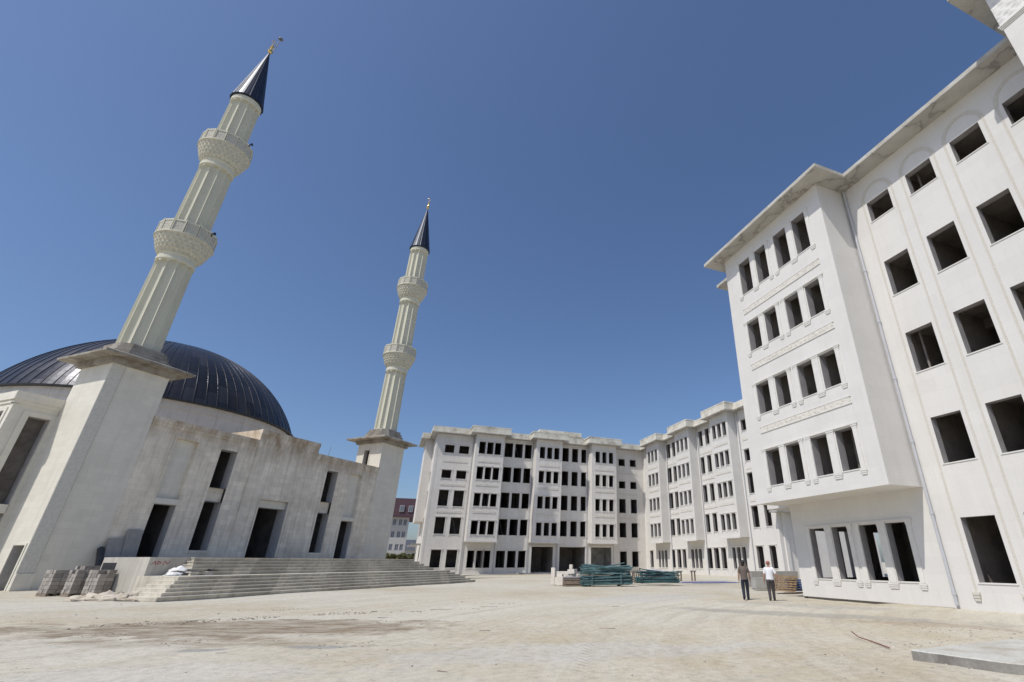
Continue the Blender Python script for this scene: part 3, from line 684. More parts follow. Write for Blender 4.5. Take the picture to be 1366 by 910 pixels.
for (y0, y1), ws in zip(bayW, bwW):
    hs = [(-b, -a, *z) for a, b in ws for z in ori_rows]; ho += hs
    mb.wall(WO, -y1, -y0, 4.6, FZ, hs)
    for y in (y0, y1): mb.quad((XW, y, 4.6), (XW-WD, y, 4.6), (XW-WD, y, FZ), (XW, y, FZ))
    mb.quad((XW, y0, 4.6), (XW, y1, 4.6), (XW-WD, y1, 4.6), (XW-WD, y0, 4.6))
mb.quad((XW, 34, -.3), (38, 34, -.3), (38, 34, FZ), (XW, 34, FZ)); mb.quad((38, 34, -.3), (38, YF, -.3), (38, YF, FZ), (38, 34, FZ))
mb.build('wall', 'white', wing)
for h in hw: window(wing, WF, *h, **FARK)
for h in ho: window(wing, WO, *h, **FARK)
for z in (16.75, 12.85, 8.72):
    for y0, y1 in bayW: frieze(WO, -y1+.45, -y0-.45, z-.05, .35, wing)
    for a, b in ((54.4, 59.2), (44.3, 49.05), (37.2, 38.5), (34.9, 36.1)): frieze(WF, -b, -a, z+.1, .3, wing)
mb = MB()
for y0, y1 in bayW:
    mb.box(WO, -y1-.05, -y0+.05, -.02, .08, 4.5, 4.74)
    for y in (y0-.2, y1+.2): mb.box(WF, -y-.13, -y+.13, -.02, .06, -.2, 21.1)
for x in (22.6, 24.2): mb.box(WORLD, x, x+.5, 33.8, 34.02, -.2, 21.1)
mb.build('pilaster', 'white', wing)
for y0, y1 in bayW: downpipe(wing, XW-.16, y0-.5, 0, FZ, .06, 4.1)
mb = MB(); mb.box(WORLD, 20.9, 24.5, 32.6, 33.98, 7.1, 7.35); mb.build('canopy', 'concrete', wing)
outW = [(XW, YF)]
for y0, y1 in bayW: outW += [(XW, y1), (XW-WD, y1), (XW-WD, y0), (XW, y0)]
outW += [(XW, 34.0), (38, 34.0), (38, YF)]
dW = [.95]*len(outW); dW[-1] = 0
far_eave(outW, dW, wing, .004)
for y0, y1 in bayW: mb = MB(); mb.box(WORLD, XW-WD-.86, XW+1, y0-.86, y1+.86, FZ+1.06, FZ+1.24); mb.build('roof_block', 'fascia', wing)

# ================================================================== MOSQUE
MO = Vector((-30.76, 16.46, 0))
def W(s, d, z=0): q = MO+CV*s+DV*d; return Vector((q.x, q.y, z))
angM = math.atan2(CV.y, CV.x)
def FM(d): q = W(0, d); return Fr(q.x, q.y, angM)          # front-facing planes (outwards +d), a = s
def FS(s): q = W(s, 0); return Fr(q.x, q.y, math.atan2(DV.y, DV.x))  # side planes (outwards -c), a = d
GRID = FM(0)                                                # a = s, w = d
DFr = -18.86
mq = W(19, -30)
mosque = thing('mosque', mq, 'grey stone mosque with a low dark metal dome and tall doorways', 'mosque')
fm = FM(DFr)
winM = [(12.45, 13.95), (24.05, 25.55)]; doorM = [(8.85, 10.45), (27.4, 29.05)]
hM = []
for a, b in winM: hM.append((a, b, 2.55, 10.9))
for a, b in doorM: hM += [(a, b, 1.9, 5.87), (a-.05, b+.05, 6.35, 11.05)]
ent = (17.35, 20.3, 1.9, 7.1)
mb = MB()
mb.wall(fm, 6.6, 15.6, -.2, 12.4, hM); mb.wall(fm, 22.35, 31.5, -.2, 12.4, hM)
fc = fm.off(.10)
mb.wall(fc, 15.6, 22.35, -.2, 13.45, [ent])
for s_ in (15.6, 22.35): mb.quad(W(s_, DFr+.1, -.2), W(s_, DFr-8.5, -.2), W(s_, DFr-8.5, 13.45), W(s_, DFr+.1, 13.45))
def mrow(*pts): return [W(s, d, z) for s, d, z in pts]
mb.quad(*mrow((15.6, DFr+.1, 13.45), (22.35, DFr+.1, 13.45), (22.35, DFr-8.5, 13.45), (15.6, DFr-8.5, 13.45)))
mb.quad(*mrow((15.6, DFr-8.5, 12), (22.35, DFr-8.5, 12), (22.35, DFr-8.5, 13.45), (15.6, DFr-8.5, 13.45)))
mb.quad(*mrow((2.8, DFr, 12.3), (35.2, DFr, 12.3), (35.2, -66, 12.3), (2.8, -66, 12.3)))
mb.wall(FS(2.8), -66, -22.7, -.2, 12.4); mb.wall(FS(35.2), -66, -22.7, -.2, 12.4)
mb.quad(*mrow((2.8, -66, -.2), (35.2, -66, -.2), (35.2, -66, 12.4), (2.8, -66, 12.4)))
for a, b in doorM:                                          # blind recessed panels over the side doors
    for P in ([(a-.05, DFr, 6.35), (b+.05, DFr, 6.35), (b+.05, DFr-.35, 6.35), (a-.05, DFr-.35, 6.35)], [(a-.05, DFr, 11.05), (b+.05, DFr, 11.05), (b+.05, DFr-.35, 11.05), (a-.05, DFr-.35, 11.05)],
              [(a-.05, DFr, 6.35), (a-.05, DFr, 11.05), (a-.05, DFr-.35, 11.05), (a-.05, DFr-.35, 6.35)], [(b+.05, DFr, 6.35), (b+.05, DFr, 11.05), (b+.05, DFr-.35, 11.05), (b+.05, DFr-.35, 6.35)]): mb.quad(*mrow(*P))
mb.build('wall', 'mstone', mosque)
for a, b in doorM:
    mb = MB(); mb.wall(fm.off(-.35), a-.05, b+.05, 6.35, 11.05); mb.box(fm, a-.1, b+.1, -.3, .05, 5.9, 6.3); mb.build('blind_panel', 'mpale', mosque)
mb = MB()
def frame(mb, fr, a, b, z0, z1, t, pr, foot=False):
    mb.box(fr, a-t, a-.002, -.02, pr, z0, z1); mb.box(fr, b+.002, b+t, -.02, pr, z0, z1); mb.box(fr, a-t, b+t, -.02, pr, z1+.002, z1+t)
    if foot: mb.box(fr, a-t, b+t, -.02, pr, z0-t, z0-.002)
for a, b in winM: frame(mb, fm, a, b, 2.55, 10.9, .22, .06, True)
for a, b in doorM: frame(mb, fm, a-.08, b+.08, 2.0, 11.1, .2, .05)
frame(mb, fc, ent[0]-.25, ent[1]+.25, 2.0, 7.2, .55, .07); frame(mb, fc, ent[0]-.02, ent[1]+.02, 2.0, 7.1, .18, .04)
mb.build('stone_frame', 'mstone', mosque)
mb = MB()
for s0, s1, z in ((6.62, 15.58, 11.75), (22.37, 31.48, 11.75)):
    mb.box(fm, s0, s1, -.2, .07, z, z+.28); mb.box(fm, s0, s1, -.2, .13, z+.282, z+.66)
mb.box(fc, 15.58, 22.37, -.4, .06, 13.0, 13.47)
mb.build('cornice', 'mstone', mosque)
for i, (a, b) in enumerate(doorM): place(win_mesh(b-a, 3.97, .8, 6, 0.3, ('mreveal', 'inside_shade')), 'doorway', mosque, fm.p((a+b)/2, 0, 1.9)-mq, angM)
o = place(win_mesh(2.95, 5.2, 1.2, 9, 0.4, ('mreveal', 'inside_shade')), 'doorway', mosque, fc.p(18.825, 0, 1.9)-mq, angM)
mb = MB(); mb.box(fc, 17.352, 20.298, -1.15, -.30, 6.42, 7.09); mb.build('door_lintel', 'mpale', mosque)
for a, b in winM:
    for z0, z1 in ((2.55, 6.45), (7.6, 10.9)): place(win_mesh(b-a, z1-z0, .9, 5, 0.25, ('mreveal', 'inside_shade')), 'window', mosque, fm.p((a+b)/2, 0, z0)-mq, angM)
    mb = MB(); mb.box(fm, a+.001, b-.001, -.9, -.25, 6.452, 7.598); mb.build('spandrel', 'mstone', mosque)
# left side bay with its tall niche
mb = MB(); fb = FM(-22.86); sb = FS(.18)
mb.wall(fb, .18, 2.8, -.2, 12.85, [(1.22, 2.4, 5.3, 11.3), (1.22, 2.4, 1.2, 4.7)])
mb.wall(sb, -40, -22.86, -.2, 12.85, [(-25.2, -23.5, 5.3, 11.5), (-25.2, -23.5, .8, 4.4), (-29.2, -27.5, 5.3, 11.5), (-29.2, -27.5, .8, 4.4)])
mb.quad(*mrow((.18, -22.86, 12.85), (2.8, -22.86, 12.85), (2.8, -40, 12.85), (.18, -40, 12.85)))
mb.build('side_bay_wall', 'mpale', mosque)
place(win_mesh(1.18, 6.0, .9, 3, .1, ('mreveal', 'inside_shade')), 'window', mosque, fb.p(1.81, 0, 5.3)-mq, angM); place(win_mesh(1.18, 3.5, .9, 3, .1, ('mreveal', 'inside_shade')), 'window', mosque, fb.p(1.81, 0, 1.2)-mq, angM)
for a in (-24.35, -28.35):
    for z0, z1 in ((5.3, 11.5), (.8, 4.4)): place(win_mesh(1.7, z1-z0, .6, 2.0, 0, ('mreveal', 'inside_shade')), 'window', mosque, sb.p(a, 0, z0)-mq, sb.ang)
mb = MB(); frame(mb, fb, 1.2, 2.42, 1.2, 11.3, .35, .08); mb.box(fb, 1.24, 2.38, -.5, .12, 4.72, 5.28)
mb.box(fb, .1, 2.8, -.3, .08, 12.05, 12.3); mb.box(fb, .04, 2.8, -.3, .16, 12.302, 12.9)
mb.box(sb, -40, -22.8, -.3, .08, 12.05, 12.3); mb.box(sb, -40, -22.74, -.3, .16, 12.304, 12.902); frame(mb, sb, -25.2, -23.5, .8, 11.5, .25, .07)
mb.build('stone_frame', 'mpale', mosque)
# drum and dome
dc = W(19, -43)
mb = MB(); mb.lathe(dc.x, dc.y, [(14.2, 12.2), (14.2, 16.1), (14.32, 16.12), (14.32, 16.95)], 96); mb.build('drum', 'drumc', mosque)
ND = 84; z0d, zcd = 17.0, 11.2; rho = math.hypot(14.6, z0d-zcd); e0 = math.asin((z0d-zcd)/rho); NR = 30
vs, fs = [], []; ths = []
for k in range(ND):
    t = 2*math.pi*k/ND
    for dt, rz in ((-.0042, 0), (-.0028, .055), (.0028, .055), (.0042, 0), (math.pi/ND, .012)): ths.append((t+dt, rz))
nT = len(ths)
for j in range(NR+1):
    e = e0+(math.pi/2-e0)*j/NR*.985; fade = max(0.0, 1-(j/NR)**3)
    for t, rz in ths:
        r = rho+rz*fade
        vs.append((r*math.cos(e)*math.cos(t), r*math.cos(e)*math.sin(t), zcd+r*math.sin(e)))
for j in range(NR):
    for i in range(nT): fs.append((j*nT+i, j*nT+(i+1) % nT, (j+1)*nT+(i+1) % nT, (j+1)*nT+i))
fs.append(tuple(range(NR*nT, (NR+1)*nT)))
mb = MB(); mb.add(vs, fs)
dome = mb.build('dome', 'dome', None, base=Vector((0, 0, 0)))
dome.parent = mosque; dome.location = dc-mq; BASE[dome.name] = dc
mb = MB(); mb.lathe(0, 0, [(14.3, 16.9), (14.82, 16.88), (14.84, 17.02), (14.5, 17.08)], 96, caps=False)
o = mb.build('dome_gutter', 'black', None, base=Vector((0, 0, 0))); o.parent = dome
mb = MB(); mb.tube([W(24.3, -19.6, 12.3), W(24.5, -19.6, 13.6)], .02, 6); mb.build('antenna_rod', 'steel', mosque)

# ------------------------------------------------------------------ minarets
def fluted(mb, cx, cy, z0, z1, r0, r1, nf=12, amp=.30):
    per = 12; n = nf*per; rows = 46; zs = []
    for k in range(rows+1): zs.append(z0+(z1-z0)*k/rows)
    zs = sorted(set(zs+[z1-.08*i for i in range(1, 14)]+[z0+.05*i for i in range(1, 6)]))
    def rf(k, th, r, z):
        x = (th*nf/(2*math.pi)) % 1.0
        u = (x-.5)/.455
        if abs(u) >= 1: return r
        top = z1-.35+.30*math.sqrt(max(0, 1-u*u))-.0; bot = z0+.22
        if z > top or z < bot: return r
        return r-amp*math.sqrt(max(0, 1-u*u))**.6
    prof = [(r0+(r1-r0)*(z-z0)/(z1-z0), z) for z in zs]
    mb.lathe(cx, cy, prof, n, 0, 0, rf)
def make_minaret(s0, label, first):
    c = W(s0, -20.8); name = 'minaret'
    t = thing(name, c, label, 'minaret', None)
    x, y = c.x, c.y
    fr = FM(-18.82); sd = FS(s0-1.95); mb = MB()
    dh = [(-20.45, -19.15, -.1, 2.66)] if first else [(-21.6, -20.75, 12.75, 14.75)]
    mb.wall(fr, s0-1.95, s0+1.95, -.2, 16.0); mb.wall(sd, -22.78, -18.82, -.2, 16.0, dh)
    for P in ([(s0+1.95, -18.82), (s0+1.95, -22.78)], [(s0-1.95, -22.78), (s0+1.95, -22.78)]):
        mb.quad(W(*P[0], -.2), W(*P[1], -.2), W(*P[1], 16), W(*P[0], 16))
    mb.build('tower_base', 'mpale', t)
    h = dh[0]
    place(win_mesh(h[1]-h[0], h[3]-h[2], .5, 2.2, 0, ('mreveal', 'inside_shade')), 'doorway' if first else 'window', t, sd.p((h[0]+h[1])/2, 0, h[2])-c, sd.ang)
    mb = MB(); frame(mb, sd, h[0], h[1], h[2], h[3], .13, .05); mb.build('stone_frame', 'mpale', t)
    if first:
        mb = MB(); mb.box(fr, s0-1.93, s0-1.12, -.02, .03, 1.0, 15.6, 0); mb.box(fr, s0-1.10, s0-1.05, -.02, .05, .3, 15.6, 1); mb.box(fr, s0-1.94, s0-1.0, -.02, .10, -.1, .98, 1)
        mb.build('carved_band', ['mband', 'mpale'], t)
        mb = MB(); mb.box(sd, -22.7, -20.3, .0, .75, -.1, .42); mb.build('door_step', 'step', t)
    # cap slab, thin at the rim
    def sq(hw): return [tuple(W(s0+a*hw, -20.8+b*hw)[:2]) for a, b in ((-1, -1), (-1, 1), (1, 1), (1, -1))][::-1]
    mb = MB(); mb.prism(sq(2.25), 15.55, 15.98, 0); mb.prism(sq(3.08), 16.0, 16.02, 0, sq(3.12)); mb.prism(sq(3.12), 16.022, 16.18, 0); mb.prism(sq(3.10), 16.182, 16.55, 0, sq(2.1))
    mb.build('cap_slab', 'capc', t)
    mb = MB()
    for k, (hw, a, b) in enumerate(((2.0, 16.4, 16.85), (1.82, 16.852, 17.2), (1.66, 17.202, 17.55))):
        ch = hw*.66; pts = [(-hw, -ch), (-hw, ch), (-ch, hw), (ch, hw), (hw, ch), (hw, -ch), (ch, -hw), (-ch, -hw)]
        mb.prism([tuple(W(s0+p, -20.8+q)[:2]) for p, q in pts][::-1], a, b)
    mb.build('plinth', 'capc', t)
    for a, b, r0, r1 in ((17.5, 26.0, 1.43, 1.36), (28.4, 37.1, 1.40, 1.34), (39.6, 46.4, 1.37, 1.31)):
        mb = MB(); fluted(mb, x, y, a, b, r0, r1); mb.build('fluted_shaft', 'minaret', t)
    for z, zr in ((26.0, 28.35), (37.1, 39.55)):
        mb = MB(); mb.lathe(x, y, [(1.38, z), (1.42, z+.05), (1.42, z+.28), (1.36, z+.3), (1.36, z+.62), (1.44, z+.66), (1.44, z+.75)], 56); mb.build('neck_ring', 'minaret', t)
        bal = None
        # honeycomb corbel: tiers of small niches
        prof = []; tiers = 5
        def rf(k, th, r, zz):
            ti = k//4; j = k % 4
            ph = (ti % 2)*.5; q = ((th*28/(2*math.pi))+ph) % 1.0
            dip = .085*math.exp(-((q-.5)/.22)**2)
            return r-(dip if j in (0, 1, 2) else 0)
        zA, zB = z+.76, zr
        for i in range(tiers):
            ra = 1.42+(2.12-1.42)*((i+.25)/tiers)**.6; rb = 1.42+(2.14-1.42)*((i+1)/tiers)**.6
            za = zA+(zB-zA)*i/tiers; zb = zA+(zB-zA)*(i+1)/tiers
            prof += [(ra, za), (ra+.03, za+(zb-za)*.45), (rb-.02, za+(zb-za)*.82), (rb, zb-.005)]
        mb = MB(); mb.lathe(x, y, prof+[(2.2, zB), (2.2, zB+.12), (1.2, zB+.125)], 28*8, 0, 0, lambda k, th, r, zz: rf(k, th, r, zz) if k < tiers*4 else r)
        bal = mb.build('balcony', 'corbel', t)
        npn = 14; rr = 2.10; hz = zB+.13
        for k in range(npn):
            t0, t1 = 2*math.pi*k/npn, 2*math.pi*(k+1)/npn; tm = (t0+t1)/2
            ang = tm+math.pi/2; f2 = Fr(x+rr*math.cos(math.pi/npn)*math.cos(tm), y+rr*math.cos(math.pi/npn)*math.sin(tm), ang); hl_ = rr*math.sin(math.pi/npn)
            mb = MB(); mb.box(f2, -hl_+.09, hl_-.09, -.05, .02, hz+.14, hz+1.08, 0)
            mb.box(f2, -hl_+.03, hl_-.03, -.08, .06, hz+1.082, hz+1.24, 1); mb.box(f2, -hl_+.03, hl_-.03, -.07, .05, hz, hz+.138, 1)
            mb.box(f2, -hl_+.02, -hl_+.088, -.09, .08, hz+.001, hz+1.28, 1); mb.box(f2, hl_-.088, hl_-.02, -.09, .08, hz+.001, hz+1.28, 1)
            mb.build('railing_panel', ['rail', 'minaret'], bal)
    mb = MB(); mb.lathe(x, y, [(1.33, 46.4), (1.36, 46.45), (1.36, 46.9), (1.30, 47.0)], 56); mb.build('neck_ring', 'minaret', t)
    mb = MB(); prof = [(1.50, 46.98), (1.52, 47.06)]+[(1.50*(1-k/10)+.05*k/10, 47.06+8.5*k/10) for k in range(1, 11)]
    def rc(k, th, r, z):
        q = (th*16/(2*math.pi)) % 1.0
        return r*(1.0+(.018 if (q < .13) else 0))
    mb.lathe(x, y, prof, 16*8, 0, 0, rc); mb.build('spire', 'cone', t)
    mb = MB(); mb.lathe(x, y, [(.09, 55.5), (.22, 55.7), (.26, 55.9), (.1, 56.1), (.07, 56.25), (.19, 56.42), (.06, 56.62), (.14, 56.8), (.04, 57.0), (.03, 57.3)], 14)
    for i in range(10):                                    # crescent
        a0, a1 = math.pi*(.15+1.7*i/10)-math.pi/2, math.pi*(.15+1.7*(i+1)/10)-math.pi/2
        k = lambda a: (x+.20*math.sin(a+math.pi/2)*CV.x, y+.20*math.sin(a+math.pi/2)*CV.y, 57.5-.20*math.cos(a+math.pi/2))
        mb.tube([k(a0), k(a1)], .035, 6)
    mb.build('finial', 'gold', t)
    if first:
        mb = MB(); q = Vector((x, y, 0)); e = (rgt*.75-fwd*.2); e.z = 0
        mb.tube([q+e*.2+Vector((0, 0, 54.9)), q+e*.75+Vector((0, 0, 55.5)), q+e*1.1+Vector((0, 0, 57.7))], .035, 6)
        mb.tube([q+Vector((0, 0, 56.3)), q+e*.9+Vector((0, 0, 56.6))], .03, 6); mb.tube([q+e*1.1+Vector((0, 0, 57.7)), q+e*1.12+Vector((0, 0, 57.78))], .26, 14)
        mb.build('lightning_rod', 'steel', t)
        for z in (29.6, 41.0):
            mb = MB(); e = rgt.copy(); q = Vector((x, y, z))+e*2.2
            mb.tube([q, q+e*.07, q+e*.24], [.05, .06, .15], 10); mb.tube([q+Vector((0, 0, -.3)), q], .04, 6); mb.build('loudspeaker', 'black', t)
    return t
make_minaret(4.65, 'taller-looking fluted minaret in front of the dome with stacked blocks at its foot', True)
make_minaret(33.35, 'smaller-looking fluted minaret standing between the mosque and the white facing block', False)

# ------------------------------------------------------------------ stairs and podium
st = thing('staircase', W(13, -4), 'broad flight of pale stone steps leading up to the mosque doors', 'staircase')
mb = MB(); tb = MB(); h = .98/6
def sprism(mb, s0, s1, d0, d1, z0, z1):
    mb.prism([tuple(W(a, b)[:2]) for a, b in ((s0, d0), (s1, d0), (s1, d1), (s0, d1))][::-1], z0, z1)
for k in range(6):
    i = .34*k
    sprism(mb, i+.006, 26.465-i, -2.9, -i-.035, -.15 if k == 0 else h*k+.002, h*(k+1)-.045); sprism(tb, i, 26.5-i, -2.9, -i, h*(k+1)-.044, h*(k+1))
sprism(mb, 1.7, 24.8, -4.99, -2.902, -.1, .978); mb.build('lower_flight', 'riser', st); tb.build('lower_tread', 'tread', st)
mb = MB(); tb = MB(); h2 = .92/5
for k in range(5):
    i = .32*k
    zt = .98+h2*(k+1)-(.004 if k == 4 else 0); sprism(mb, 3.335+i*.6, 24.565-i, -6, -3.435-i, .982+(h2*k+.002 if k else 0), zt-.045); sprism(tb, 3.3+i*.6, 24.6-i, -6, -3.4-i, zt-.044, zt)
mb.build('upper_flight', 'riser', st); tb.build('upper_tread', 'tread', st)
mb = MB()
pod = [(2.0, -5.0), (23.6, -5.0), (23.6, -12), (31.3, -12), (31.3, -18.85), (6.62, -18.85), (6.62, -9.0), (2.0, -9.0)]
mb.prism([tuple(W(a, b)[:2]) for a, b in pod][::-1], -.1, 1.9)
mb.build('podium', 'step', st)
mb = MB(); f0 = FS(2.0); mb.box(f0, -8.9, -7.7, -.02, .012, .75, 1.62); mb.build('opening_shade_panel', 'black', st)  # flat black panel painted as the shade inside an opening, nothing hollow behind
# red spray mark on the podium face
mb = MB(); fp = FM(-5.0)
for a0, z0_, a1, z1_ in ((2.15, 1.52, 2.32, 1.70), (2.32, 1.70, 2.36, 1.50), (2.45, 1.52, 2.45, 1.70), (2.45, 1.70, 2.62, 1.62), (2.62, 1.62, 2.50, 1.55), (2.72, 1.5, 2.78, 1.7), (2.78, 1.7, 2.95, 1.55), (2.95, 1.55, 3.05, 1.68)):
    mb.tube([fp.p(a0, .004, z0_), fp.p(a1, .004, z1_)], .016, 5)
mb.build('spray_mark', 'redpaint', st)

# ================================================================== DISTANT HOUSES AND HEDGE
red = thing('red_roofed_building', (-25, 145, 0), 'distant pale building with a dark red top storey, seen between mosque and facing block', 'building')
RF = Fr(0, 140, 0)
mb = MB(); rh = [(a-.45, a+.45, z-.8, z+.8) for a in (-27.6, -26.0, -23.2, -21.6, -19.7, -18.15, -16.9) for z in (5.4, 8.7, 11.9)]
mb.wall(RF, -36, -15.9, 0, 13.2, rh); mb.quad((-15.9, 140, 0), (-15.9, 158, 0), (-15.9, 158, 13.2), (-15.9, 140, 13.2)); mb.quad((-36, 140, 0), (-36, 158, 0), (-36, 158, 13.2), (-36, 140, 13.2)); mb.quad((-36, 158, 0), (-15.9, 158, 0), (-15.9, 158, 13.2), (-36, 158, 13.2)); mb.build('wall', 'farwall', red)
mb = MB(); mb.prism([(-36.8, 138.6), (-13.6, 138.6), (-13.6, 159), (-36.8, 159)], 13.2, 13.4); mb.prism([(-36.6, 138.8), (-13.8, 138.8), (-13.8, 158.8), (-36.6, 158.8)], 13.402, 18.3, 0, [(-36.3, 139.4), (-14.1, 139.4), (-14.1, 158.2), (-36.3, 158.2)]); mb.build('top_storey', 'redroof', red)
wm = MB(); wm.box(WORLD, -.45, .45, .12, .16, 0, 1.6, 0)
for a in (-.45, -.02, .41): wm.box(WORLD, a, a+.05, .06, .118, 0, 1.6, 1)
wm.box(WORLD, -.45, .45, .05, .117, 1.55, 1.6, 1); wm.box(WORLD, -.45, .45, .05, .117, 0, .05, 1)
wme = wm.mesh('window', ['glass', 'whiteframe'])
for h_ in rh: place(wme, 'window', red, Vector(((h_[0]+h_[1])/2, 140, h_[2]))-Vector((-25, 145, 0)))
rw = MB(); rw.box(WORLD, -.6, .6, -.3, .3, 0, 1.7, 1); rw.box(WORLD, -.5, -.04, -.32, -.301, .1, 1.6, 0); rw.box(WORLD, .04, .5, -.32, -.301, .1, 1.6, 0)
rwm = rw.mesh('window', ['glass', 'whiteframe'])
for a in (-33, -28, -23, -18.36, -16.0): place(rwm, 'window', red, Vector((a, 139.0, 14.6))-Vector((-25, 145, 0)))
house = thing('distant_house', (-12, 210, 0), 'small distant house with a dark slate roof right of the red-topped building', 'house')
mb = MB(); mb.box(WORLD, -24, -6, 205, 218, 0, 6); mb.build('wall', 'farwall', house)
mb = MB(); mb.add([(-25, 204, 6), (-5, 204, 6), (-5, 219, 6), (-25, 219, 6), (-22, 211.5, 10), (-8, 211.5, 10)], [(0, 1, 5, 4), (2, 3, 4, 5), (1, 2, 5), (0, 4, 3), (0, 3, 2, 1)]); mb.build('roof', 'darkroof', house)
for i in range(5):
    mb = MB(); mb.box(WORLD, -22.5+3.4*i, -21.1+3.4*i, 204.9, 205.05, 2.6, 4.4); mb.build('window', 'glass', house)
hb = MB(); rnd = random.Random(3)
for i in range(5200):
    x = rnd.uniform(-30, -13.5); yy = rnd.uniform(108, 110.5); z = rnd.uniform(1.6, 3.3)+.35*noise.noise(Vector((x*.9, 0, 0)))
    q = Vector((x, yy, z)); a = Vector((rnd.uniform(-1, 1), rnd.uniform(-1, 1), rnd.uniform(-1, 1))).normalized(); b_ = a.orthogonal().normalized()*.22; c_ = a.cross(b_).normalized()*.15
    hb.quad(q-b_, q-c_, q+b_, q+c_)
hd = thing('hedge', (-22, 109, 0), 'dry olive hedge behind a dark low wall at the foot of the distant red-topped building', 'hedge')
hb.build('foliage', 'leaf', hd)
mb = MB()
for i in range(14): mb.tube([(-29.5+1.2*i, 109.2, 0), (-29.4+1.2*i, 109.2, 2.4)], .06, 6)
mb.build('stem', 'oldwood', hd)
mb = MB(); mb.box(WORLD, -30, -13.4, 107.4, 107.8, 0, 2.1); mb.box(WORLD, -30.1, -13.3, 107.35, 107.85, 2.102, 2.2)
tag(mb.build('low_wall', 'soil', base=Vector((-22, 107.6, 0))), 'dark low wall running in front of the far hedge', 'wall')

# ================================================================== SITE MATERIALS
# pallets of concrete blocks beside the near minaret
bm_ = MB(); bm_.box(WORLD, -.188, .188, -.089, .089, 0, .180); block_me = bm_.mesh('concrete_block', ['block'])
def pallet(x, y, yaw, nx, ny, nz, label, blabel, group, drop=0):
    t = thing('pallet', (x, y, 0), label, 'pallet', 'pallets under the concrete blocks'); t.rotation_euler = (0, 0, yaw)
    LX, LY = nx*.40, ny*.20; BASE[t.name] = Vector((0, 0, 0))
    mb = MB()
    for k in range(5): mb.box(WORLD, 0, LX, LY*k/5+.01, LY*k/5+LY/5-.02, .10, .13)
    mb.build('deck_board', 'oldwood', t)
    for k in range(3): mb = MB(); mb.box(WORLD, (LX-.1)*k/2, (LX-.1)*k/2+.1, 0, LY, .0, .098); mb.build('bearer', 'oldwood', t)
    rr = random.Random(int(x*100)); R_ = Matrix.Rotation(yaw, 4, 'Z')
    for k in range(nz):
        for i in range(nx):
            for j in range(ny):
                if 0 < i < nx-1 and 0 < j < ny-1 and k < nz-1: continue
                if k == nz-1 and rr.random() < drop: continue
                o = bpy.data.objects.new('concrete_block', block_me); COL.objects.link(o)
                q = R_ @ Vector((.2+.4*i+rr.uniform(-.012, .012), .1+.2*j+rr.uniform(-.008, .008), .132+.19*k)); o.location = Vector((x, y, 0))+q
                o.rotation_euler = (0, 0, yaw+rr.uniform(-.03, .03)); tag(o, blabel, 'block', group)
pallet(-37.7, 23.4, R(51), 2, 4, 6, 'wooden pallet under the leftmost block stack at the minaret foot', 'grey concrete block in the leftmost pallet stack by the minaret', 'blocks of the leftmost stack')
pallet(-36.45, 22.6, R(54), 2, 3, 6, 'wooden pallet under the narrow middle block stack at the minaret foot', 'grey concrete block in the narrow middle pallet stack by the minaret', 'blocks of the middle stack', .2)
pallet(-35.25, 22.05, R(57), 2, 4, 6, 'wooden pallet under the ragged block stack nearest the stair side', 'grey concrete block in the ragged pallet stack beside the stair side', 'blocks of the stack by the stairs', .45)
pallet(-37.2, 25.0, R(51), 3, 4, 7, 'wooden pallet under the taller block stack set behind the leftmost one', 'grey concrete block in the taller stack behind the front three', 'blocks of the rear stack', .5)

def heap(name, mat, pts, h, label, cat, seed, amp=.5):
    """a crumpled sheet lying in folds: closed lumpy shell on the ground"""
    mb = MB()
    for i, (p, r) in enumerate(pts): mb.blob(p, r, seed+i, amp, 2.6, 3, 0, p[2]-.02 if len(p) > 2 else 0)
    c = pts[0][0]; return tag(mb.build(name, mat, base=Vector((c[0], c[1], 0)), smooth=True), label, cat)
def hv(s, d, z=0): return tuple(W(s, d, z))
heap('cloth_heap', 'sack', [((-34.2, 18.6, .0), (.7, .45, .22)), ((-33.3, 18.4, .0), (.8, .5, .33)), ((-32.5, 18.1, .0), (.75, .45, .28)), ((-31.7, 17.7, 0), (.6, .35, .16)), ((-33.0, 17.9, 0), (.8, .3, .15))], .3, 'crumpled tan sacking heaped on the dirt beside the stair corner', 'sacking', 3, .6)
heap('white_sack', 'wsack', [(hv(2.75, -3.9, 1.0), (.38, .25, .14))], .2, 'small white sack lying at the left end of the stair landing', 'sack', 21, .4)
heap('white_sack', 'wsack', [(hv(3.25, -4.35, 1.05), (.5, .3, .32))], .2, 'bulging white sack propped against the podium under the black sheeting', 'sack', 25, .4)
heap('white_sack', 'wsack', [(hv(4.15, -3.75, 1.0), (.45, .26, .15))], .2, 'flat white sack lying on the landing right of the black sheeting', 'sack', 29, .4)
heap('black_sheeting', 'dsheet', [(hv(3.45, -4.0, 1.0), (.75, .3, .24)), (hv(4.3, -4.0, 1.1), (.6, .25, .16))], .2, 'crumpled black plastic sheeting spread over the sacks on the landing', 'sheeting', 33, .6)
def slab(s, wd, h_, label, lean=.35):
    mb = MB(); P = [W(s-wd/2, -18.82+lean+.01, 1.9), W(s+wd/2, -18.82+lean+.01, 1.9), W(s+wd/2, -18.74+.01, 1.9+h_), W(s-wd/2, -18.74+.01, 1.9+h_)]
    Q = [p+DV*.10 for p in P]; mb.add(P+Q, [(3, 2, 1, 0), (4, 5, 6, 7), (0, 1, 5, 4), (1, 2, 6, 5), (2, 3, 7, 6), (3, 0, 4, 7)])
    tag(mb.build('stone_slab', 'slabstone', base=W(s, -18.6, 1.9)), label, 'stone slab')
slab(8.2, 1.0, 2.0, 'taller grey stone slab leaning on the mosque wall next to the left doorway')
slab(7.2, .95, 1.35, 'shorter grey stone slab leaning on the mosque wall left of the taller one')
